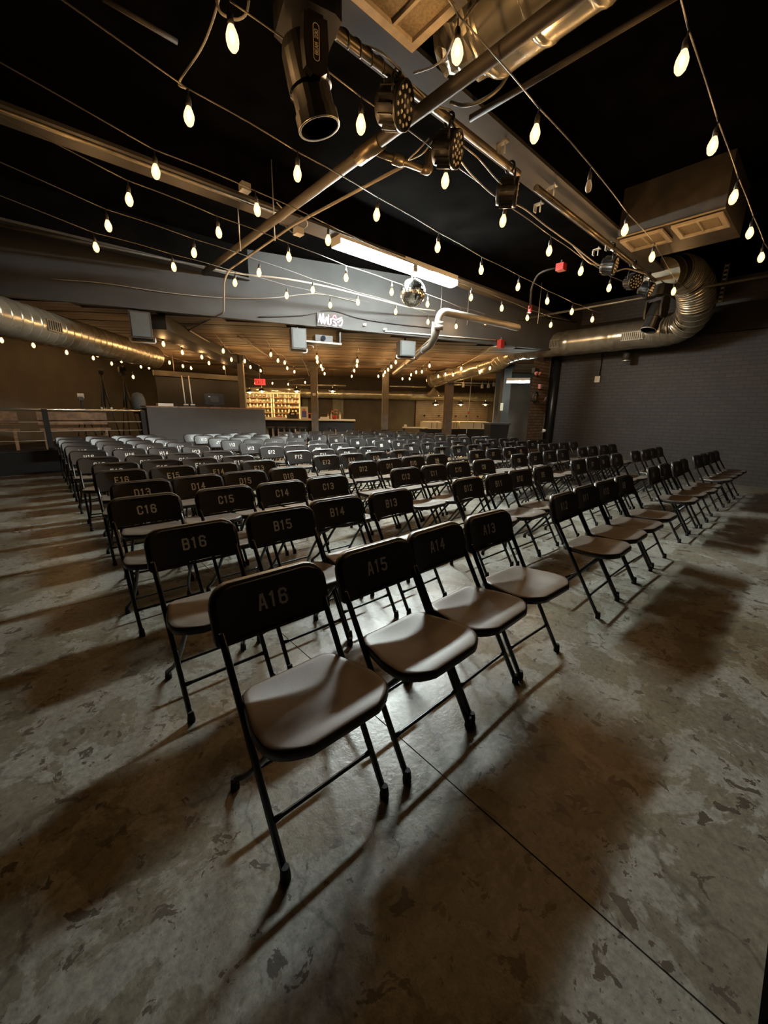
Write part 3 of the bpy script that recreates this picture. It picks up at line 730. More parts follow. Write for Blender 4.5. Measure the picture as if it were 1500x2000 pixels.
moving_head('black moving head at the right end of the far cluster', (7.85, 2.25, 3.20), (-.42, -.22, -.80), 1.0, None, math.radians(62), 1.15)
# small beam clamps and cable tangles on the beam
for i, (u, v) in enumerate([(982, 287), (1078, 372), (1052, 405), (1165, 492), (1190, 482)]):
    p = P(u, v, 3.46); t = thing('beam_clamp', ['steel beam clamp above the middle par light', 'steel beam clamp at the start of the second pipe', 'steel bracket below the start of the second pipe', 'upright steel bracket left of the far light cluster', 'small steel clamp on top of the far light cluster'][i], 'clamp', p)
    MB().box((0, 0, .03), (.05, .09, .012)).build('jaw', 'zinc', t); MB().box((0, .04, .0), (.05, .012, .07)).build('web', 'zinc', t); MB().tube([(0, -.02, -.05), (0, -.02, .06)], .007, 6).build('bolt', 'zinc', t)
def cable(label, pts, r=.006, mat='cable_grey', name='cable', cat='cable', group=None, k=6):
    o0 = Vector(pts[0]); q = smooth_path([Vector(p)-o0 for p in pts], k)
    return tag(MB().tube(q, r, 5).build(name, mat, None, o0), label, cat, group)
cable('black cable wound around the pipe above the large moving head', [(1.5+.045*i*.5+.0, PY_+.034*math.cos(i*1.57), PZ+.034*math.sin(i*1.57)) for i in range(24)], .006, 'cable_black')
cable('pale cable lying along the pipe beside the first par light', [P(700, 85, 3.47), P(740, 100, 3.46), P(770, 125, 3.44), P(805, 165, 3.42), P(850, 205, 3.40), P(880, 215, 3.45)], .006)
cable('pale cable looping from the pipe up to the bulb by the duct', [P(808, 143, 3.4), P(845, 130, 3.36), P(872, 108, 3.36), P(893, 62, 3.34), P(935, 0, 3.5)], .006)
cable('flexible metal conduit sagging below the ceiling duct end', [P(880, 200, 3.42), P(905, 206, 3.36), P(940, 197, 3.36), P(975, 172, 3.42), P(995, 140, 3.5)], .012, 'galv_dull')
cable('drooping cables linking the par lights to the far cluster', [P(900, 315, 3.22), P(925, 345, 3.2), P(970, 385, 3.18), P(1020, 405, 3.18), P(1065, 440, 3.16), P(1120, 480, 3.14), P(1165, 515, 3.14), P(1180, 518, 3.2)], .006)
cable('second drooping cable below the near par lights', [P(905, 285, 3.25), P(935, 310, 3.22), P(965, 345, 3.2), P(985, 365, 3.25)], .005)
cable('safety cable tangle between the second par light and the pipe joint', [P(838, 270, 3.3), P(815, 295, 3.22), P(798, 312, 3.2), P(825, 300, 3.24), P(845, 275, 3.3)], .005)
cable('cable loop at the left side of the far light cluster', [P(1120, 480, 3.22), P(1150, 512, 3.16), P(1175, 520, 3.2), P(1200, 530, 3.16), P(1225, 525, 3.22), P(1260, 535, 3.25)], .008)

# ------------------------------------------------------------------ pipes, conduits and ducts
ya, yb = P(995, 105, 3.3), P(402, 523, 3.3)
pipe('sprinkler_pipe', 'thick dark pipe crossing the hall diagonally in the picture', 'pipe', [(2.32, -3.5, 3.30), (2.32, 6.72, 3.30)], .042, 'dark_pipe')
# branch with elbow fittings
b0_, b1_ = P(722, 292, 3.3), P(838, 335, 3.3)
t = thing('pipe_branch', 'short pipe branch with brass coupling and elbow under the thick pipe', 'pipe', b0_)
e = b1_-b0_
MB().tube([(0, 0, 0), e*.93], .026, 10).build('branch', 'pipe', t)
MB().tube(fillet([e*.86, e, e+Vector((0, 0, .16))], .08), .034, 10).build('elbow', 'pipe', t)
MB().lathe([(.036, -.05), (.042, -.03), (.042, .03), (.036, .05)], 12, e*.45, align(e)).build('coupling', 'pipe', t)
MB().tube([(0, -.14, 0), (0, .14, 0)], .055, 12).build('tee', 'pipe', t)
# long thin cable / conduits
pipe('conduit', 'bundle of conduits crossing above the front row on the right', 'conduit', [P(1330, -12, 3.44), P(918, 234, 3.40)], .016, 'dark_pipe')
pipe('conduit', 'second conduit of the bundle above the front row', 'conduit', [P(1316, -6, 3.48), P(918, 228, 3.44)], .012, 'pipe')
pipe('conduit', 'conduit that follows the thick pipe and drops down the grey drop wall', 'conduit', [P(792, 322, 3.33), P(575, 438, 3.33), P(447, 527, 3.33), P(438, 548, 3.22), P(437, 610, 2.88), P(369, 645, 2.80), P(450, 693, 2.76), P(500, 722, 2.76)], .014, 'cable_grey', fil=.06)
pipe('conduit', 'white conduit on the low ceiling right of the bent conduit', 'conduit', [P(464, 656, 2.80), P(530, 700, 2.80)], .014, 'cable_grey')
bx = P(0, 215, 3.46)
pipe('conduit', 'bright conduit running along the middle beam', 'conduit', [(-3.5, bx.y, 3.46), (2.5, bx.y, 3.46)], .018, 'pipe')
pipe('conduit', 'conduit running along the beam nearest the drop wall', 'conduit', [P(-120, 415, 3.43), P(402, 522, 3.43)], .018, 'dark_pipe')
pipe('conduit', 'short conduit on the ceiling in the upper left corner', 'conduit', [P(200, -4, 3.7), P(346, 82, 3.7)], .016, 'dark_pipe')
pipe('conduit', 'thin conduit from the drop wall to the red alarm box', 'conduit', [PS(752, 647), PS(968, 664)], .012, 'white_paint')
pipe('conduit', 'crooked conduit running away from the red alarm box', 'conduit', [P(972, 676, 2.82), P(958, 678, 2.82), P(948, 688, 2.80), P(886, 722, 2.78)], .012, 'cream', fil=.05)
pipe('strut_channel', 'slotted steel channel along the right side of the ceiling', 'pipe', [(8.75, .2, 3.42), (8.75, 6.1, 3.42)], .022, 'galv_dull')
pipe('strut_channel', 'steel channel behind the grey drain pipe', 'pipe', [P(848, 628, 3.25), P(965, 655, 3.25)], .022, 'dark_pipe')
pipe('conduit', 'bent conduit with red ends above the right of the hall', 'conduit', [P(1035, 602, 3.2), P(1038, 560, 3.42), P(1052, 532, 3.55), P(1090, 522, 3.58)], .014, 'dark_pipe', fil=.12)
for (u, v, z, d, lab) in [(1035, 604, 3.2, (.05, .05, .12), 'small red alarm device below the bent conduit'), (1096, 522, 3.58, (.12, .12, .1), 'red alarm bell at the upper end of the bent conduit'), (978, 672, 2.86, (.14, .1, .17), 'red alarm box beside the end of the right duct')]:
    p = P(u, v, z); t = thing('alarm_box', lab, 'alarm box', p)
    MB().box((0, 0, 0), d).build('case', 'red', t); MB().lathe([(d[0]*.35, 0), (d[0]*.3, d[2]*.6), (.012, d[2]*.62), (.012, d[2]*.62+.04)], 10).build('neck', 'zinc', t)
rods = [((470, 415), (470, 490), 'thin threaded rod left of the thick pipe'), ((536, 432), (537, 470), 'thin threaded rod beside the conduit knot'), ((856, 565), (860, 625), 'hanger rod below the right end of the fluorescent light'), ((912, 570), (912, 635), 'hanger rod of the channel behind the drain pipe'), ((1055, 548), (1050, 632), 'hanger rod of the slotted channel')]
for a, b, lab in rods:
    z0 = 3.42; p = P(b[0], b[1], z0-.25)
    o = MB().tube([(0, 0, 0), (0, 0, CEIL-.01-p.z)], .006, 6).build('hanger_rod', 'zinc', None, p); tag(o, lab, 'rod')
# perforated strut hanging on the right
p = PX(1405, 592, 9.6); t = thing('perforated_strut', 'perforated steel strut hanging at the upper right', 'strut', p)
L = CEIL-p.z
for s in (-1, 1): MB().box((0, s*.03, L/2), (.006, .016, L)).build('rail', 'galv_dull', t)
n = int(L/.07)
for i in range(n): MB().box((0, 0, .03+i*L/n), (.005, .05, .03)).build('rung', 'zinc', t)
# ducts
def ribbed(path, r, step=.0, rib=.012):
    path = [Vector(p) for p in path]; pts, rs = [], []
    if not step: return path, r
    L = [0]
    for a, b in zip(path, path[1:]): L.append(L[-1]+(b-a).length)
    n = int(L[-1]/step)
    def at(s):
        for i in range(len(path)-1):
            if s <= L[i+1]+1e-9: return path[i].lerp(path[i+1], (s-L[i])/max(1e-9, L[i+1]-L[i]))
        return path[-1]
    for i in range(n):
        s0 = L[-1]*i/n; w = step
        for f, k_ in ((0, 0), (.02, 0), (.80, 0), (.84, 0), (.86, 1), (.95, 1), (.97, 0)): pts.append(at(s0+w*f)); rs.append(r+rib*k_)
    pts.append(path[-1]); rs.append(r); return pts, rs
def duct(label, segs, loc):
    o0 = Vector(loc); t = thing('air_duct', label, 'duct', o0)
    for nm, path, r, step, rib, mat in segs:
        pts, rs = ribbed([Vector(p)-o0 for p in path], r, step, rib)
        MB().tube(pts, rs, 28).build(nm, mat, t)
    return t, o0
WX, WZ = 10.0, 3.0
elb = smooth_path([PD(1360, 590, 9.45), PD(1352, 618, 9.85), PD(1325, 640, 10.15), (WX, 2.75, WZ)], 3)
q0 = P(1000, 703, 2.80); q1 = P(845, 738, 2.62)
t, o0 = duct('galvanised round duct along the right wall, bending up at the near end', [
    ('straight_run', [(WX, 2.75, WZ), (WX, 5.75, WZ)], .28, .95, .008, 'galv'),
    ('elbow', elb, .28, .17, .010, 'galv'),
    ('corrugated_bend', smooth_path([PD(1318, 532, 8.6), PD(1342, 540, 8.95), PD(1358, 562, 9.2), PD(1360, 590, 9.45)], 4), .27, .055, .016, 'galv'),
    ('end_drum', [PD(1290, 540, 8.1), PD(1318, 532, 8.62)], .26, .3, .01, 'galv_dull'),
    ('far_elbow', smooth_path([(WX, 5.74, WZ), (WX+.03, 6.05, 2.97), (WX+.18, 6.4, 2.9), (WX+.35, 6.7, 2.82)], 3), .27, .16, .010, 'galv'),
    ('far_run', [(WX+.35, 6.7, 2.80), (q1.x, q1.y, 2.52)], .25, .8, .006, 'galv')], (WX, 2.75, WZ))
def duct_register(par, o0, p, w, h, ang):
    t_ = MB().box(Vector(p)-o0, (.02, w, h)).build('register', 'galv_dull', par)
    n = int(w/.035)
    for i in range(n): MB().box(Vector(p)-o0+Vector((-.012, -w/2+(i+.5)*w/n, 0)), (.012, .010, h*.78)).build('slat', 'beam', t_)
rg = PX(1235, 656, WX-.285); duct_register(t, o0, (WX-.285, rg.y, rg.z), .42, .17, 0)
rg = PX(1076, 672, WX-.285); duct_register(t, o0, (WX-.285, rg.y, rg.z), .42, .19, 0)
# left duct in the low area
d0 = P(-60, 600, 2.5); d1 = P(300, 698, 2.5)
dl = d0; dr_ = d1
t, o0 = duct('long galvanised spiral duct on the left above the platform', [('spiral_run', [dl, dr_], .25, .17, .006, 'galv'), ], dl)
rg = P(107, 640, 2.48); dd = (dr_-dl).normalized(); sd = Vector((dd.y, -dd.x, 0))
cp = dl+dd*((rg-dl).dot(dd))+sd*.245-o0
ro = MB().box(cp, (.30, .03, .16), rotz(math.atan2(dd.y, dd.x))).build('register', 'galv_dull', t)
for i in range(6): MB().box(cp+dd*(-.12+i*.048)+sd*.018, (.012, .01, .13), rotz(math.atan2(dd.y, dd.x))).build('slat', 'beam', ro)
# duct above the camera side, running along y
t, o0 = duct('large galvanised duct at the top edge with a crumpled foil end', [('run', [(2.47, -3.6, 3.64), (2.47, 1.86, 3.64)], .28, .30, .008, 'galv')], (2.47, 1.86, 3.64))
m = MB(); 
prof = []
for i in range(9): prof.append((.27*(1-.055*i)+random.uniform(-.03, .02), .04*i))
m.lathe(prof, 14, (0, 0, 0), align((-.35, 1, -.05)), False)
for i, v in enumerate(m.v): m.v[i] = tuple(c_+random.uniform(-.018, .018) for c_ in v)
m.build('foil_wrap', 'galv', t)
# return air boxes with grilles
def grille(par, x0, x1, y0, y1, z, bars, axis='y'):
    g = MB(); w = .045
    for bx_ in ((x0+w/2, (y0+y1)/2, w, y1-y0), (x1-w/2, (y0+y1)/2, w, y1-y0), ((x0+x1)/2, y0+w/2, x1-x0-2*w, w), ((x0+x1)/2, y1-w/2, x1-x0-2*w, w)):
        g.box((bx_[0], bx_[1], z-.012), (bx_[2], bx_[3], .024))
    f = g.build('frame', 'tan_frame', par)
    MB().box(((x0+x1)/2, (y0+y1)/2, z+.004), (x1-x0-w, y1-y0-w, .012)).build('filter', 'filter', f)
    for b in bars:
        if axis == 'y': MB().box((b, (y0+y1)/2, z-.010), (.018, y1-y0-2*w, .020)).build('bar', 'tan_frame', f)
        else: MB().box(((x0+x1)/2, b, z-.010), (x1-x0-2*w, .014, .014)).build('bar', 'tan_frame', f)
t = thing('air_return', 'square air return with tan frame and filter at the top edge', 'vent', (1.6, 1.8, 3.3))
MB().box((-.02, .015, .36), (.72, .42, .66)).build('box', 'ceiling_black', t)
grille(t, -.36, .36, -.18, .21, 0.02, (-.17, .175))
t = thing('air_handler', 'dark air handler box with two tan grilles on the upper right', 'vent', (6.05, 1.72, 3.40))
MB().box((.22, -.03, .29), (1.0, 1.02, .52)).build('box', 'dark_pipe', t)
MB().box((-.285, -.03, .03), (.012, 1.03, .012)).build('edge_trim', 'tan_frame', t)
grille(t, -.24, .20, .02, .47, 0.02, (.245,), 'x'); grille(t, -.24, .20, -.52, -.06, 0.02, (-.29,), 'x')
# grey drain pipe
pv0 = P(1012, 640, 2.98); pv1 = P(868, 607, 2.98); pv2 = Vector((pv1.x-.05, pv1.y+.05, 2.98))
q1 = Vector((pv2.x+.02, pv2.y+.1, 2.60)); q2 = q1+Vector((.35, .42, -.06)); q3 = q2+D54*5.5
t = thing('drain_pipe', 'grey drain pipe with elbow running away under the low ceiling', 'pipe', pv2)
MB().tube([p-pv2 for p in fillet([pv0, pv2, q1, q2, q3], .14, 5)], .062, 14).build('run', 'pvc', t)
for s_ in (.35, .9): MB().tube([Vector((0, 0, -.12-.1*s_)), Vector((.005, .02, -.2-.1*s_))], .072, 14).build('collar', 'pvc', t)
for k_ in (.6, 1.5, 2.8):
    c_ = q2+D54*k_-pv2; MB().tube([c_, c_+D54*.06], .070, 14).build('collar', 'pvc', t)
pipe('conduit', 'thin bright conduit beside the grey drain pipe', 'conduit', [P(845, 630, 2.95), P(843, 660, 2.75), P(843, 660, 2.75)+D54*6.0+Vector((0, 0, -.06))], .014, 'white_paint', fil=.06)
# junction boxes
for u, v, z, lab in [(478, 366, 3.485, 'steel junction box on the middle beam'), (583, 452, 3.3, 'steel junction box hanging at the conduit knot'), (752, 643, 2.93, 'white junction box at the edge of the drop wall'), (712, 634, 3.1, 'small white sensor on the drop wall')]:
    p = P(u, v, z) if z > 3.2 else PS(u, v, .035); t = thing('junction_box', lab, 'box', p); s_ = .09 if z > 3.2 else .05
    MB().box((0, 0, 0), (s_, s_, s_*.7)).build('case', 'zinc' if z > 3.2 else 'white_paint', t); MB().box((0, 0, -s_*.38), (s_*1.05, s_*1.05, .004)).build('lid', 'zinc', t)
cable('tangle of wires where the thick pipe crosses the middle beam', [P(540, 395, 3.5), P(560, 420, 3.42), P(545, 435, 3.42), P(565, 440, 3.36), P(590, 425, 3.4), P(600, 440, 3.35), P(575, 455, 3.34), P(555, 440, 3.38)], .007)
cable('pale wire sagging in front of the grey drop wall', [PS(100, 545), PS(200, 553), PS(330, 572), PS(440, 582), PS(530, 582), PS(620, 574), PS(700, 590)], .006, 'cable_grey')
cable('dark wire sagging along the drop wall near the neon sign', [PS(505, 619), PS(590, 616), PS(645, 606), PS(700, 621), PS(760, 631), PS(840, 640)], .008, 'cable_black')
cable('silver cable bunch draped along the beam before the drop wall', [P(400, 522, 3.35), P(470, 535, 3.32), P(560, 545, 3.3), P(640, 560, 3.3), P(720, 580, 3.28), P(800, 600, 3.28), P(850, 607, 3.3)], .012, 'cable_grey')
cable('hanging wire at the top left leading to the first bulb', [P(430, -10, 3.5), P(412, 50, 3.42), P(390, 100, 3.36), P(350, 160, 3.30), P(362, 172, 3.26)], .007, 'cable_grey')
cable('wire loop above the first bulb at the top', [P(422, 0, 3.45), P(432, 25, 3.38), P(460, 38, 3.36), P(480, 28, 3.38), P(486, 0, 3.45)], .007, 'cable_grey')
for i, (u0, v0, u1, v1, z) in enumerate([(770, 400, 790, 440, 3.2), (345, 380, 385, 480, 3.3)]):
    pass
# ------------------------------------------------------------------ loudspeakers, projector, neon sign under the drop wall
def speaker(label, p, w, h, d, rz, face='speaker_grey'):
    t = thing('loudspeaker', label, 'speaker', p, rz)
    MB().box((0, 0, 0), (w, d, h)).build('cabinet', 'speaker_case', t)
    MB().box((0, -d/2-.006, 0), (w*.84, .012, h*.88)).build('grille', face, t)
    br = fillet([Vector((-w*.6, 0, -h*.4)), Vector((-w*.6, 0, -h*.62)), Vector((w*.6, 0, -h*.62)), Vector((w*.6, 0, -h*.4))], .04)
    MB().tube(br, .014, 6).build('bracket', 'zinc', t)
    MB().tube([(0, d*.2, h/2), (0, d*.2, LOW-p.z)], .018, 8).build('mount', 'fixture', t)
p = P(272, 608, 2.82); p.z = 2.60; speaker('hanging loudspeaker at the far left under the drop wall', p, .30, .40, .26, math.radians(-14))
p = P(582, 638, 2.80)+Vector((.06, .12, 0)); p.z = 2.60; speaker('hanging loudspeaker beside the projector', p, .27, .36, .26, math.radians(-20))
p = P(797, 662, 2.80)+Vector((.08, .14, 0)); p.z = 2.62; speaker('hanging loudspeaker next to the grey drain pipe', p, .34, .30, .28, math.radians(-25))
p = P(630, 646, 2.80)+Vector((.06, .14, 0)); p.z = 2.62; t = thing('projector', 'projector on a hanging shelf under the drop wall', 'projector', p, SOFA)
MB().box((0, 0, -.03), (.72, .34, .03)).build('shelf', 'galv_dull', t); MB().box((.02, 0, .05), (.34, .28, .11)).build('body', 'speaker_case', t)
MB().tube([(.0, -.15, .05), (.0, -.17, .05)], .045, 14).build('lens', 'lens', t)
for s_ in (-1, 1): MB().box((s_*.35, 0, .11), (.03, .2, .30)).build('hanger', 'fixture', t)
cable('tangle of wires hanging below the projector', [P(575, 680, 2.5), P(590, 690, 2.42), P(600, 675, 2.5), P(612, 680, 2.42), P(590, 697, 2.36), P(596, 712, 2.3), P(604, 735, 2.2)], .008, 'cable_grey')
# neon sign
cN = PS(645, 625, .05); t = thing('neon_sign', 'small white neon sign on the grey drop wall', 'sign', cN, SOFA)
wN, hN = .46, .20
MB().box((0, .02, 0), (wN+.04, .02, hN+.04)).build('backing', 'grey_wall', t)
g = [[(-.5, -.3), (-.42, .4), (-.38, -.4), (-.3, .45)], [(-.3, .45), (-.26, -.4), (-.16, .2), (-.12, -.4)], [(-.08, .4), (-.1, -.35), (0, -.35), (0, .1)], [(.0, .0), (.1, .15), (.2, .05), (.3, .1), (.48, .3)], [(.1, -.45), (.24, -.45), (.2, -.2), (.12, -.1)], [(.3, -.15), (.5, .1), (.45, -.4), (.36, -.42)]]
for k_, st_ in enumerate(g): MB().tube(smooth_path([(a*wN, -.015, b*hN) for a, b in st_], 4), .011, 6).build('neon_tube', 'neon', t)
MB().tube(smooth_path([(.10*wN, -.015, .28*hN), (.2*wN, -.015, .42*hN), (.24*wN, -.015, .2*hN)], 4), .009, 6).build('neon_tube', 'neon_red', t)

# ------------------------------------------------------------------ platform, railing, booth on the left
PYF = 10.4
st_ = thing('platform', 'low dark platform with railing area at the far left', 'platform', (-.4, 11.8, 0))
MB().prism([(-1.65, -1.4), (2.42, -1.4), (2.42, 1.45), (.55, 1.45)], 0, .43).build('deck_body', 'black_paint', st_); MB().prism([(-1.62, -1.42), (2.42, -1.42), (2.42, 1.45), (.55, 1.45)], .43, .455).build('deck', 'beam_dark', st_)
rl = thing('railing', 'black railing with white top rail and wire ropes on the platform', 'railing', (0, PYF, .455))
for x in (.27, 1.96): MB().box((x, 0, .40), (.09, .07, .82)).build('post', 'beam_dark', rl)
MB().tube([(-2.0, 0, .80), (1.98, 0, .80)], .022, 8).build('top_rail', 'silver', rl)
for z in (.20, .38, .56): MB().tube([(-2.0, 0, z), (1.98, 0, z)], .006, 5).build('wire_rope', 'cable_grey', rl)
def bench(label, x, y):
    t = thing('bench', label, 'bench', (x, y, .455))
    MB().box((0, 0, .40), (1.2, .36, .04)).build('seat', 'wood', t); MB().box((0, .19, .62), (1.2, .04, .26)).build('backrest', 'wood', t)
    for sx in (-.52, .52):
        for sy in (-.14, .17): MB().box((sx, sy, .19), (.05, .05, .38)).build('leg', 'wood', t)
bench('brown wooden bench at the far left behind the railing', -.75, 10.9); bench('brown wooden bench between the railing post and the tripods', .75, 10.85)
bx0, bx1 = PY(286, 795, PYF).x, PY(517, 799, PYF).x; BH = 1.355
t = thing('sound_booth', 'grey front wall of the sound booth with a wooden ledge', 'booth', ((bx0+bx1)/2, PYF, 0))
Lb = bx1-bx0
MB().box((0, .04, BH/2-.01), (Lb, .08, BH-.02)).build('front_panel', 'booth', t); MB().box((0, .30, BH), (Lb+.02, .62, .03)).build('ledge', 'wood', t)
for s_ in (-1, 1): MB().box((s_*(Lb/2-.04), .32, BH/2-.01), (.08, .48, BH-.04)).build('side_panel', 'beam_dark', t)
by = PYF+.35
def onb(u, v, dy=.25): return PY(u, v, PYF+dy)
p = onb(421, 792); t = thing('monitor', 'computer monitor standing on the booth ledge seen from behind', 'monitor', (p.x, PYF+.3, BH+.015), math.radians(-8))
MB().box((0, 0, .20), (.46, .05, .28)).build('case', 'screen', t); MB().box((0, -.03, .20), (.2, .02, .14)).build('rear_panel', 'speaker_case', t); MB().box((0, 0, .05), (.06, .04, .1)).build('neck', 'speaker_case', t); MB().box((0, 0, .008), (.22, .16, .016)).build('foot', 'speaker_case', t)
MB().box((-.12, -.032, .26), (.05, .004, .025)).build('sticker', 'white_paint', t)
for u, lab in ((361, 'left of the two thin white poles on the booth'), (374, 'right of the two thin white poles on the booth')):
    p = onb(u, 790); t = thing('pole', lab, 'pole', (p.x, PYF+.2, BH+.015))
    MB().tube([(0, 0, 0), (-.02, 0, .72)], .014, 6).build('tube', 'white_paint', t); MB().box((0, 0, .035), (.12, .1, .07)).build('base_box', 'speaker_case', t); MB().box((0, -.051, .05), (.10, .004, .02)).build('base_label', 'white_paint', t)
p = onb(321, 792); t = thing('paper_box', 'low white box lying on the booth ledge', 'box', (p.x, PYF+.2, BH+.015)); MB().box((0, 0, .03), (.32, .2, .06)).build('body', 'white_paint', t); MB().box((0, 0, .062), (.325, .205, .006)).build('lid', 'cream', t)
# office chair back behind the booth
t = thing('chair_back', 'rounded grey chair back showing beside the booth', 'chair', (PY(280, 775, 11.35).x-.12, 11.35, .455))
MB().lathe([(.0, .72), (.13, .74), (.16, .9), (.15, 1.08), (.10, 1.2), (0, 1.24)], 14).build('backrest', 'speaker_grey', t); MB().tube([(0, 0, .0), (0, 0, .75)], .03, 8).build('stem', 'speaker_case', t); MB().lathe([(.25, 0), (.25, .03), (.04, .06)], 10).build('base', 'speaker_case', t)
# tripods with cameras
def tripod(label, x, y, h, cam_=True, lean=0):
    t = thing('camera_tripod', label, 'tripod', (x, y, .455))
    for a in (90, 210, 330):
        e_ = Vector((.25*math.cos(math.radians(a)), .25*math.sin(math.radians(a)), 0))
        lg = MB(); lg.tube([e_, e_*.45+Vector((0, 0, h*.48))], .016, 6); lg.tube([e_*.45+Vector((0, 0, h*.46)), Vector((0, 0, h*.86))], .022, 6)
        l_ = lg.build('leg', 'speaker_case', t); MB().box(e_*.45+Vector((0, 0, h*.48)), (.045, .045, .05)).build('leg_lock', 'silver', l_)
    MB().tube([(0, 0, h*.6), (0, 0, h*.93)], .02, 8).build('column', 'speaker_case', t)
    MB().box((0, 0, h*.955), (.09, .11, .08)).build('pan_head', 'speaker_case', t); MB().tube([(0, 0, h*.95), (.05, .3, h*.84)], .009, 6).build('handle', 'speaker_case', t)
    if cam_:
        c_ = MB().box((0, 0, h*.955+.10), (.16, .26, .12)).build('camera_body', 'speaker_case', t); MB().tube([(0, -.13, h*.955+.10), (0, -.24, h*.955+.10)], .04, 10).build('lens', 'lens', c_); MB().box((.03, .0, h*.955+.18), (.03, .16, .03)).build('top_handle', 'speaker_case', c_)
    else: MB().box((0, 0, h*.955+.06), (.12, .06, .10)).build('phone_clamp', 'silver', t)
def xy(u, y): return PY(u, 800, y).x
tripod('tall black tripod with an empty clamp, left of the pair behind the railing', xy(208, 12.0), 12.0, 1.76, False)
tripod('tall black tripod carrying a video camera behind the railing', xy(250, 12.0), 12.0, 1.76, True)
tripod('shorter black tripod in front of the taller ones', xy(198, 11.45)-.35, 11.45, 1.10, False)
# dark recess and header behind the booth
hx0, hx1 = PY(304, 728, 12.7), PY(472, 736, 12.7)
t = thing('booth_recess', 'dark back panel of the booth with a pale wooden header', 'partition', ((hx0.x+hx1.x)/2, 12.75, 0)); Lh = hx1.x-hx0.x
MB().box((0, .1, 1.1), (Lh, .08, 2.2)).build('back_panel', 'black_paint', t); MB().box((0, 0, hx0.z-.0), (Lh+.1, .14, .14)).build('header', 'post', t)
for s_ in (-1, 1): MB().tube([(s_*Lh*.3, 0, hx0.z), (s_*Lh*.3, 0, LOW)], .01, 6).build('hanger', 'zinc', t)

# ------------------------------------------------------------------ posts
def post(label, u, D, w, mat):
    p = PD(u, 803, D); t = thing('post', label, 'post', (p.x, p.y, 0), A54)
    MB().box((0, 0, LOW/2), (w, w, LOW-.002)).build('shaft', mat, t); MB().box((0, 0, LOW-.08), (w*1.25, w*1.5, .15)).build('capital', mat, t); MB().box((0, 0, .06), (w*1.2, w*1.2, .12)).build('plinth', mat, t)
    return t
pa = post('square grey post in front of the bar counter', 615, 13.6, .22, 'post'); MB().box((-.115, 0, 1.85), (.01, .1, .07)).build('notice', 'white_paint', pa)
post('square post in the middle of the low area', 752, 14.5, .22, 'post'); post('dark wooden post left of the white counter', 875, 15, .27, 'post_wood')
pd = post('pale grey post beside the far fluorescent light', 983, 13.6, .25, 'grey_wall'); MB().box((-.13, .12, 1.55), (.012, .09, .24)).build('notice', 'cream', pd)
post('dark wooden post at the right end of the sound booth', 476, 12.75, .16, 'post')

# ------------------------------------------------------------------ bar
RB = A54-math.pi/2     # local x runs along the back wall to the right, local y away from the camera
def bpos(u, D, v=803):
    d = ray(u, v); h_ = Vector((d.x, d.y, 0)); k_ = D/(h_.dot(D54)); return h_*k_
def bz(u, v, D):
    d = ray(u, v); h_ = Vector((d.x, d.y, 0)); return CAM_H+d.z*D/(h_.dot(D54))
B0, B1 = bpos(505, 14.2), bpos(694, 14.2); Bc = (B0+B1)/2; Lb = (B1-B0).length
t = thing('bar_counter', 'bar counter with pale lit top and black front', 'bar', (Bc.x, Bc.y, 0), RB)
MB().box((0, .30, .50), (Lb-.1, .5, 1.0)).build('front', 'black_paint', t); MB().box((0, .22, 1.025), (Lb, .72, .05)).build('top', 'cream', t)
def onbar(u, off=.2):
    p = bpos(u, 14.2+off); return (p.x, p.y, 1.05)
stool_u = [526, 548, 570, 590, 650]
for i, u in enumerate(stool_u):
    p = bpos(u, 13.75); t = thing('bar_stool', 'thin legged bar stool at the bar, number %s from the left end' % ['one', 'two', 'three', 'four', 'five', 'six'][i], 'stool', (p.x, p.y, 0), RB, 'bar stools')
    MB().lathe([(.15, .74), (.16, .76), (.15, .79), (0, .795)], 14).build('seat', 'speaker_case', t)
    for a in range(4): MB().tube([(.13*math.cos(a*1.57+.78), .13*math.sin(a*1.57+.78), .74), (.15*math.cos(a*1.57+.78), .15*math.sin(a*1.57+.78), 0)], .012, 6).build('leg', 'zinc', t)
    MB().tube([(.145*math.cos(a), .145*math.sin(a), .28) for a in [2*math.pi*j/12 for j in range(13)]], .008, 5, False).build('foot_ring', 'zinc', t)
# bottle shelves on the back wall
DS = 17.0
s0, s1 = bpos(482, DS), bpos(586, DS); Sc = (s0+s1)/2; Ls = (s1-s0).length; zb, zt = 1.0, bz(530, 768, DS)
t = thing('bottle_shelf', 'tall lit bottle shelf behind the bar', 'shelf', (Sc.x, Sc.y, 0), RB)
MB().box((0, .18, (zb+zt)/2), (Ls, .03, zt-zb)).build('back_panel', 'cream', t)
MB().box((0, 0, .5), (Ls, .4, 1.0)).build('base_cabinet', 'beam_dark', t)
for f in (-.5, -.02, .02, .5): MB().box((f*Ls, 0, (zb+zt)/2), (.05, .3, zt-zb)).build('upright', 'cream', t)
MB().box((0, 0, zt), (Ls+.06, .34, .06)).build('top_board', 'cream', t)
shz = [zb+.02+(zt-zb)*i/5 for i in range(5)]
for z in shz: MB().box((0, 0, z), (Ls, .3, .03)).build('shelf_board', 'wood', t)
bot = MB().lathe([(.032, 0), (.034, .01), (.034, .14), (.024, .17), (.011, .19), (.011, .24), (.013, .245), (0, .246)], 8)
ME_BOT = {k_: bot.mesh('glass', k_) for k_ in ('bottle_brown', 'bottle_clear', 'bottle_green')}
ME_LAB = MB().lathe([(.0348, .05), (.0348, .11)], 8); ME_LAB.f = [f for f in ME_LAB.f if len(f) == 4]; ME_LAB.sm = ME_LAB.sm[:len(ME_LAB.f)]; ME_LAB = ME_LAB.mesh('paper_label', 'cream')
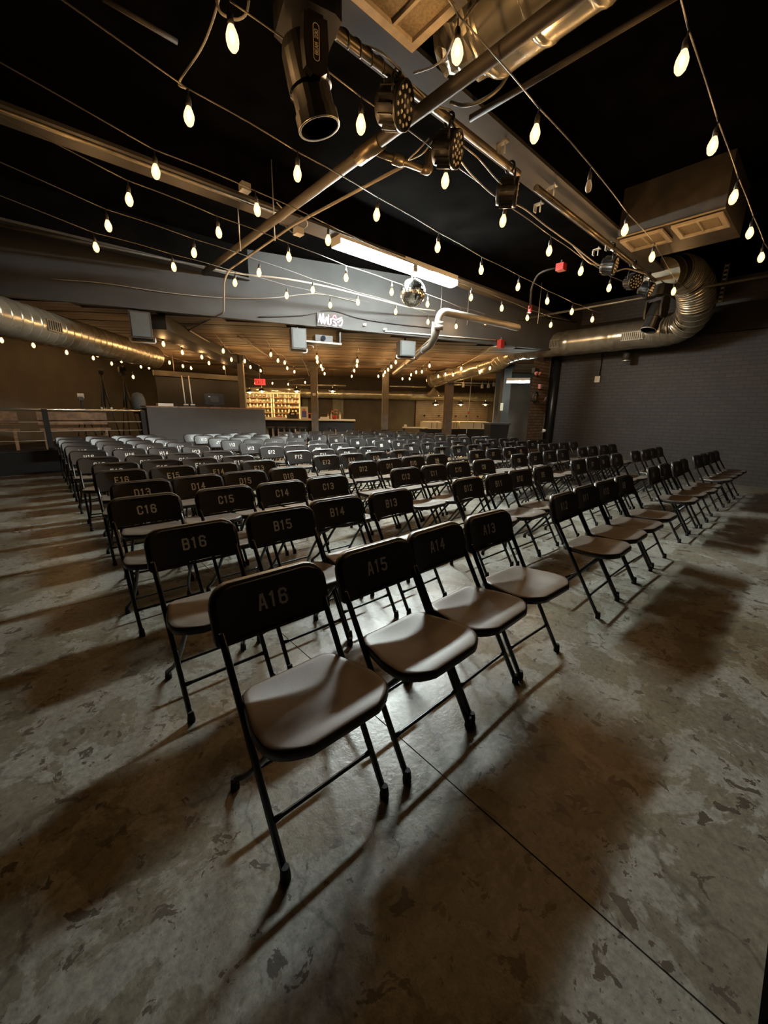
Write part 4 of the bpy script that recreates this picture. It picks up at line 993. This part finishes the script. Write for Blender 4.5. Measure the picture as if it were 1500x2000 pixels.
ORD = ['first', 'second', 'third', 'fourth', 'fifth', 'sixth', 'seventh', 'eighth', 'ninth', 'tenth', 'eleventh', 'twelfth', 'thirteenth', 'fourteenth']
for zi, z in enumerate(shz):
    cnt = -1
    for j in range(14):
        if random.random() < .15: continue
        x = -Ls*.46+Ls*.92*(j+.5)/14
        if abs(x) < .08: continue
        cnt += 1
        w = Sc+rotz(RB) @ Vector((x, -.04+random.uniform(-.03, .03), z+.015))
        kk = random.choice(['bottle_brown', 'bottle_clear', 'bottle_clear', 'bottle_green'])
        o = thing('bottle', '%s bottle, %s from the left on the %s shelf behind the bar' % ({'bottle_brown': 'amber', 'bottle_clear': 'clear', 'bottle_green': 'green'}[kk], ORD[cnt], ['lowest', 'second lowest', 'middle', 'second highest', 'highest'][zi]), 'bottle', w, 0, 'bottles behind the bar')
        inst('glass', ME_BOT[kk], o); inst('paper_label', ME_LAB, o)
# lit pendants over the bar shelf and duct along the back wall
def pendant(label, p, r, lit=True, mat='speaker_case', hang=None, grp=None):
    t = thing('pendant_lamp', label, 'lamp', p, 0, grp)
    MB().lathe([(r, 0), (r*.94, r*.28), (r*.6, r*.62), (r*.22, r*.8), (.02, r*.85)], 16, caps=False).build('shade', mat, t)
    MB().tube([(0, 0, r*.85), (0, 0, (hang or LOW)-p.z)], .007, 6).build('cord', 'cable_black', t)
    if lit: MB().lathe([(0, -.045), (.03, -.03), (.035, 0), (.02, .04), (.012, .06)], 10).build('bulb', 'bar_bulb', t)
for i, (u, v) in enumerate([(514, 764), (581, 764), (490, 766)]):
    D = 15.6; b_ = bpos(u, D); p = Vector((b_.x, b_.y, bz(u, v, D))); pendant(['small dome lamp over the left of the bottle shelf', 'small dome lamp over the right of the bottle shelf', 'small dome lamp at the far left of the bar'][i], p, .14)
b_ = bpos(650, 15.6); pendant('bright dome lamp over the right end of the bar', Vector((b_.x, b_.y, bz(650, 764, 15.6))), .15)
for i, u in enumerate((850, 899, 947)):
    D = 17.2; b_ = bpos(u, D); pendant(['dark dome lamp left over the white counter', 'dark dome lamp in the middle over the white counter', 'dark dome lamp right over the white counter'][i], Vector((b_.x, b_.y, bz(u, 790, D))), .15, True)
b_ = bpos(846, 15); t = thing('cone_lamp', 'large pale cone lamp before the back wall duct', 'lamp', (b_.x, b_.y, bz(846, 774, 15)))
MB().lathe([(.36, 0), (.34, .02), (.16, .17), (.07, .26), (.05, .3), (.02, .31)], 20, caps=False).build('shade', 'galv', t); MB().tube([(0, 0, .3), (0, 0, LOW-bz(846, 774, 15))], .01, 6).build('stem', 'zinc', t)
e0, e1 = bpos(470, 18.3), bpos(1060, 18.3); z0 = bz(750, 771, 18.3)
duct('long galvanised duct along the back wall', [('run', [(e0.x, e0.y, z0), (e1.x, e1.y, z0)], .20, 1.5, .012, 'galv')], (e0.x, e0.y, z0))
# pipes under the ceiling at the back
for (u0, u1, v, D, lab) in [(568, 676, 752, 15, 'bright pipe across the back above the bar'), (760, 830, 755, 16, 'pipe across the back between the posts'), (882, 975, 748, 15.5, 'upper bright pipe beside the pale post'), (884, 935, 752, 15.2, 'lower bright pipe beside the pale post')]:
    a, b = bpos(u0, D), bpos(u1, D); z = bz((u0+u1)/2, v, D); pipe('ceiling_pipe', lab, 'pipe', [(a.x, a.y, z), (b.x, b.y, z)], .03, 'silver')
for i, (u, v) in enumerate([(902, 752), (938, 754), (950, 753), (960, 750)]):
    b_ = bpos(u, 15.1); t = thing('spot_light', ['white spot light leftmost on the far pipe', 'white spot light second from the left on the far pipe', 'white spot light third from the left on the far pipe', 'white spot light nearest the pale post'][i], 'spot light', (b_.x, b_.y, bz(u, v, 15.1)))
    MB().lathe([(.05, -.08), (.055, 0), (.04, .05), (.015, .07)], 12).build('can', 'white_paint', t); MB().tube([(0, 0, .06), (0, 0, .16)], .01, 6).build('stem', 'white_paint', t)
# exit sign
b_ = bpos(511, 14.6); zE = bz(511, 746, 14.6); t = thing('exit_sign', 'red EXIT sign hanging above the bar', 'sign', (b_.x, b_.y, zE), RB)
MB().box((0, 0, 0), (.36, .05, .20)).build('case', 'exit_face', t); MB().tube([(0, 0, .1), (0, 0, LOW-zE)], .008, 6).build('stem', 'zinc', t)
m = MB()
for q in strokes2d('EXIT', .11, .045, .026, .018): m.add([(p.x, -.027, p.y) for p in q], [(0, 1, 2, 3)])
m.build('lettering', 'black_paint', t)
# things on the bar
def bar_item(name, label, cat, u, off=.2):
    return thing(name, label, cat, onbar(u, off), RB)
t = bar_item('framed_poster', 'white framed poster with a blue figure on the bar', 'picture', 594); MB().box((0, 0, .21), (.27, .03, .42)).build('frame', 'white_paint', t); MB().box((0, -.018, .16), (.16, .006, .22)).build('figure', 'blue', t); MB().box((0, -.018, .31), (.1, .006, .08)).build('head_patch', 'pink', t)
t = bar_item('sign_board', 'small pink framed sign on the bar by the post', 'sign', 604.5); MB().box((0, 0, .10), (.13, .02, .20)).build('frame', 'pink', t); MB().box((0, -.012, .10), (.08, .004, .14)).build('panel', 'screen', t)
t = bar_item('cash_register', 'dark cash register on the bar', 'register', 572); MB().box((0, 0, .06), (.34, .3, .12)).build('body', 'speaker_case', t); MB().box((0, -.02, .17), (.22, .12, .12)).build('display', 'screen', t); MB().box((0, -.082, .17), (.12, .004, .06)).build('screen_face', 'cream', t)
t = bar_item('tray', 'long white tray on the left of the bar', 'tray', 540); MB().box((0, 0, .02), (.75, .25, .04)).build('base', 'white_paint', t); MB().box((.1, 0, .07), (.2, .1, .06)).build('napkins', 'pink', t)
t = bar_item('cloth_stack', 'flat white stack on the right of the bar', 'box', 634); MB().box((0, 0, .03), (.32, .2, .06)).build('stack', 'white_paint', t); MB().box((0, 0, .07), (.28, .18, .02)).build('top_sheet', 'cream', t)
t = bar_item('flower_pot', 'red pot of pink flowers on the bar', 'flower pot', 653); MB().lathe([(.07, 0), (.09, .14), (.08, .14), (0, .12)], 12).build('pot', 'red', t)
for i in range(9):
    a = i*2.4; h_ = .22+.05*(i % 3); e_ = Vector((.09*math.cos(a), .06*math.sin(a), h_)); s_ = MB().tube([(0, 0, .12), e_], .004, 4).build('stem', 'bottle_green', t); MB().lathe([(0, -.02), (.028, 0), (.02, .025), (0, .03)], 7, e_).build('flower', 'pink', s_)
for i, (u, kk, lab) in enumerate([(641, 'bottle_brown', 'amber bottle left of the flower pot'), (647, 'bottle_clear', 'clear bottle beside the flower pot'), (664, 'white_paint', 'white bottle at the right end of the bar')]):
    t = bar_item('bottle', lab, 'bottle', u); me = bot.mesh('glass', kk); inst('glass', me, t); inst('paper_label', ME_LAB, t)
# door panels on the back wall
for i, (u0, u1, mat, lab) in enumerate([(590, 602, 'post', 'plain grey door leaf in the back wall right of the bottle shelf'), (650, 671, 'post', 'paler door leaf in the back wall over the flower pot')]):
    a, b = bpos(u0, 18.85), bpos(u1, 18.85); c_ = (a+b)/2; o = thing('door_%d' % (i+1), lab, 'door', (c_.x, c_.y, 0), RB); o['kind'] = 'structure'
    MB().box((0, 0, 1.02), ((b-a).length, .05, 2.04)).build('leaf', mat, o); MB().lathe([(.02, 0), (.03, .03), (0, .05)], 10, ((b-a).length*.38, -.03, 1.0), align((0, -1, 0))).build('knob', 'silver', o)
# slatted wall, white counters
a, b = bpos(812, 18.8), bpos(952, 18.8); c_ = (a+b)/2; Lw = (b-a).length; zA, zB = bz(880, 836, 18.8), bz(880, 783, 18.8)
t = thing('slat_panel', 'brown slatted wood panel on the back wall behind the white counter', 'panel', (c_.x, c_.y, 0), RB)
ns = 13
for i in range(ns): MB().box((0, 0, zA+(zB-zA)*(i+.5)/ns), (Lw, .04, (zB-zA)/ns*.82)).build('slat', 'post_wood', t)
MB().box((0, .03, (zA+zB)/2), (Lw, .02, zB-zA)).build('backing', 'black_paint', t)
for i, f in enumerate((-.38, -.18, .05, .2, .36)): MB().lathe([(.03, 0), (.03, .05), (.045, .06), (0, .065)], 8, (f*Lw, -.02, zA+(zB-zA)*.45), align((0, -1, 0))).build('peg', 'black_paint', t)
def whitebox(label, u0, u1, D=16.6):
    a, b = bpos(u0, D), bpos(u1, D); c_ = (a+b)/2; L_ = (b-a).length; z0, z1 = bz((u0+u1)/2, 838, D), bz((u0+u1)/2, 824, D)
    t = thing('display_case', label, 'cabinet', (c_.x, c_.y, 0), RB)
    MB().box((0, .25, z0/2), (L_+.04, .5, z0)).build('plinth', 'black_paint', t)
    MB().box((0, .25, (z0+z1)/2), (L_, .5, z1-z0)).build('body', 'cream', t)
    for f in (-.02, .25): MB().box((f*L_, -.006, (z0+z1)/2), (.02, .012, (z1-z0)*.8)).build('door_gap', 'post_wood', t)
whitebox('white cabinet left of the wooden post', 826, 864); whitebox('white cabinet just right of the wooden post', 879, 897.5); whitebox('long white cabinet beside the dark bin', 899.5, 957)
a = bpos(795, 15.8); t = thing('side_table', 'small white topped table between the posts', 'table', (a.x+.3, a.y-.2, 0), RB)
zt_ = bz(795, 835, 15.8); MB().box((0, 0, zt_), (1.0, .4, .04)).build('top', 'cream', t)
for sx in (-.45, .45):
    for sy in (-.15, .15): MB().box((sx, sy, zt_/2), (.04, .04, zt_-.04)).build('leg', 'speaker_case', t)
MB().box((-.42, -.1, zt_+.06), (.1, .1, .12)).build('napkin_box', 'white_paint', t)
# bin
b_ = bpos(972, 11.0); t = thing('waste_bin', 'dark wheeled bin beside the pale post', 'bin', (b_.x, b_.y, 0), RB)
zt_ = bz(972, 829, 11.0); m = MB(); 
for zz, w_ in ((0.02, .40), (zt_, .52)):
    pass
vs = [(-.2, -.2, .03), (.2, -.2, .03), (.2, .2, .03), (-.2, .2, .03), (-.27, -.27, zt_), (.27, -.27, zt_), (.27, .27, zt_), (-.27, .27, zt_)]
m.add(vs, [(3, 2, 1, 0), (4, 5, 6, 7), (0, 1, 5, 4), (1, 2, 6, 5), (2, 3, 7, 6), (3, 0, 4, 7)]); m.build('body', 'black_paint', t)
MB().box((0, 0, zt_+.02), (.60, .60, .05)).build('lid', 'speaker_case', t)
for s_ in (-1, 1): MB().tube([(s_*.2-.02, .27, .06), (s_*.2+.02, .27, .06)], .06, 12).build('wheel', 'rubber', t)
MB().tube(fillet([Vector((-.2, .28, zt_-.03)), Vector((-.2, .38, zt_+.03)), Vector((.2, .38, zt_+.03)), Vector((.2, .28, zt_-.03))], .04), .014, 6).build('handle', 'speaker_case', t)
# white hanging rope with red tag
b_ = bpos(914, 15.4); z1 = bz(914, 738, 15.4); z0 = bz(911, 846, 15.4); t = thing('hanging_cord', 'white hanging cord with a red tag before the white cabinets', 'cord', (b_.x, b_.y, z0))
MB().tube([(0, 0, 0), (.05, -.03, z1-z0)], .014, 6).build('cord', 'white_paint', t); MB().box((.03, -.02, (z1-z0)*.38), (.05, .05, .09)).build('tag', 'red', t)
# ------------------------------------------------------------------ things on the brick pier and the right wall
PF = 5.19
p = PY(1045, 775, PF-.04); t = thing('wall_clock', 'round clock with dark rim on the brick pier', 'clock', p)
R = align((0, -1, 0)); r = .135
MB().lathe([(r*.78, -.03), (r, -.03), (r, .03), (r*.86, .045), (r*.78, .03)], 24, (0, 0, 0), R, True, False).build('rim', 'speaker_case', t); MB().lathe([(r*.8, .0), (r*.8, .012), (0, .014)], 24, (0, 0, 0), R).build('face', 'cream', t)
for a, l_ in ((.6, .07), (2.4, .05)): MB().tube([(0, -.02, 0), (l_*math.cos(a), -.02, l_*math.sin(a))], .006, 5).build('hand', 'black_paint', t)
cable('pale cable looping from the clock to the corner', [PY(1053, 782, PF-.03), PY(1058, 787, PF-.03), PY(1064, 782, PF-.03), PY(1066, 776, PF-.02)], .012, 'cable_grey')
p = PY(1049, 724, PF-.09); t = thing('emergency_light', 'dark twin emergency light at the top of the brick pier', 'emergency light', p)
MB().box((0, .04, 0), (.22, .08, .12)).build('case', 'speaker_case', t)
for s_ in (-1, 1): MB().lathe([(.03, 0), (.05, .05), (.05, .06), (0, .055)], 12, (s_*.08, 0, -.06), align((s_*.3, -1, -.3))).build('lamp', 'pink', t)
p = PY(1055, 755, PF-.03); t = thing('wall_box', 'small pinkish box above the clock', 'box', p); MB().box((0, 0, 0), (.10, .06, .11)).build('case', 'pink', t); MB().box((0, -.033, 0), (.08, .006, .09)).build('cover', 'tan_frame', t)
p = PY(1063, 841, PF-.03); t = thing('wall_sensor', 'small white sensor low on the pier edge', 'sensor', p); MB().lathe([(.04, -.03), (.045, 0), (.03, .04), (0, .05)], 12, (0, 0, 0), align((0, -1, 0))).build('dome', 'white_paint', t); MB().box((0, .02, 0), (.09, .02, .09)).build('plate', 'white_paint', t)
p = PX(1167, 741, 10.57); t = thing('wall_box', 'white box with conduit on the dark right wall', 'box', p)
MB().box((0, 0, 0), (.05, .12, .14)).build('case', 'white_paint', t); MB().box((-.028, 0, 0), (.006, .1, .11)).build('cover', 'cream', t); MB().tube([(0, -.03, .07), (0, -.03, .62)], .012, 6).build('conduit', 'black_paint', t)
p = PX(1224, 697, 10.3); t = thing('can_light', 'short dark can light below the right duct', 'light fixture', p); MB().lathe([(.0, -.1), (.075, -.1), (.08, .1), (.03, .12), (.02, .2)], 16).build('can', 'dark_pipe', t); MB().lathe([(.082, -.1), (.09, -.09), (.082, -.07)], 16, caps=False).build('rim', 'zinc', t)
pipe('corner_shade', 'black upright tube standing in for the shaded recess by the brick pier', 'pipe', [(10.5, 5.06, 0), (10.5, 5.06, 2.7)], .085, 'black_paint')  # black tube added to draw the shade of the corner recess
pipe('corner_trim', 'pale vertical edge strip of the brick pier', 'strip', [(10.62, 5.17, 0), (10.62, 5.17, 2.63)], .02, 'post')
# ------------------------------------------------------------------ dark stage edge at the lower right
t = thing('stage_riser', 'dark stage edge at the lower right corner', 'stage', (3.4, -1.6, 0))
MB().box((0, 0, .21), (4.9, 2.9, .42)).build('skirt', 'ceiling_black', t); MB().box((0, 0, .445), (4.96, 2.94, .05)).build('deck', 'beam_dark', t)
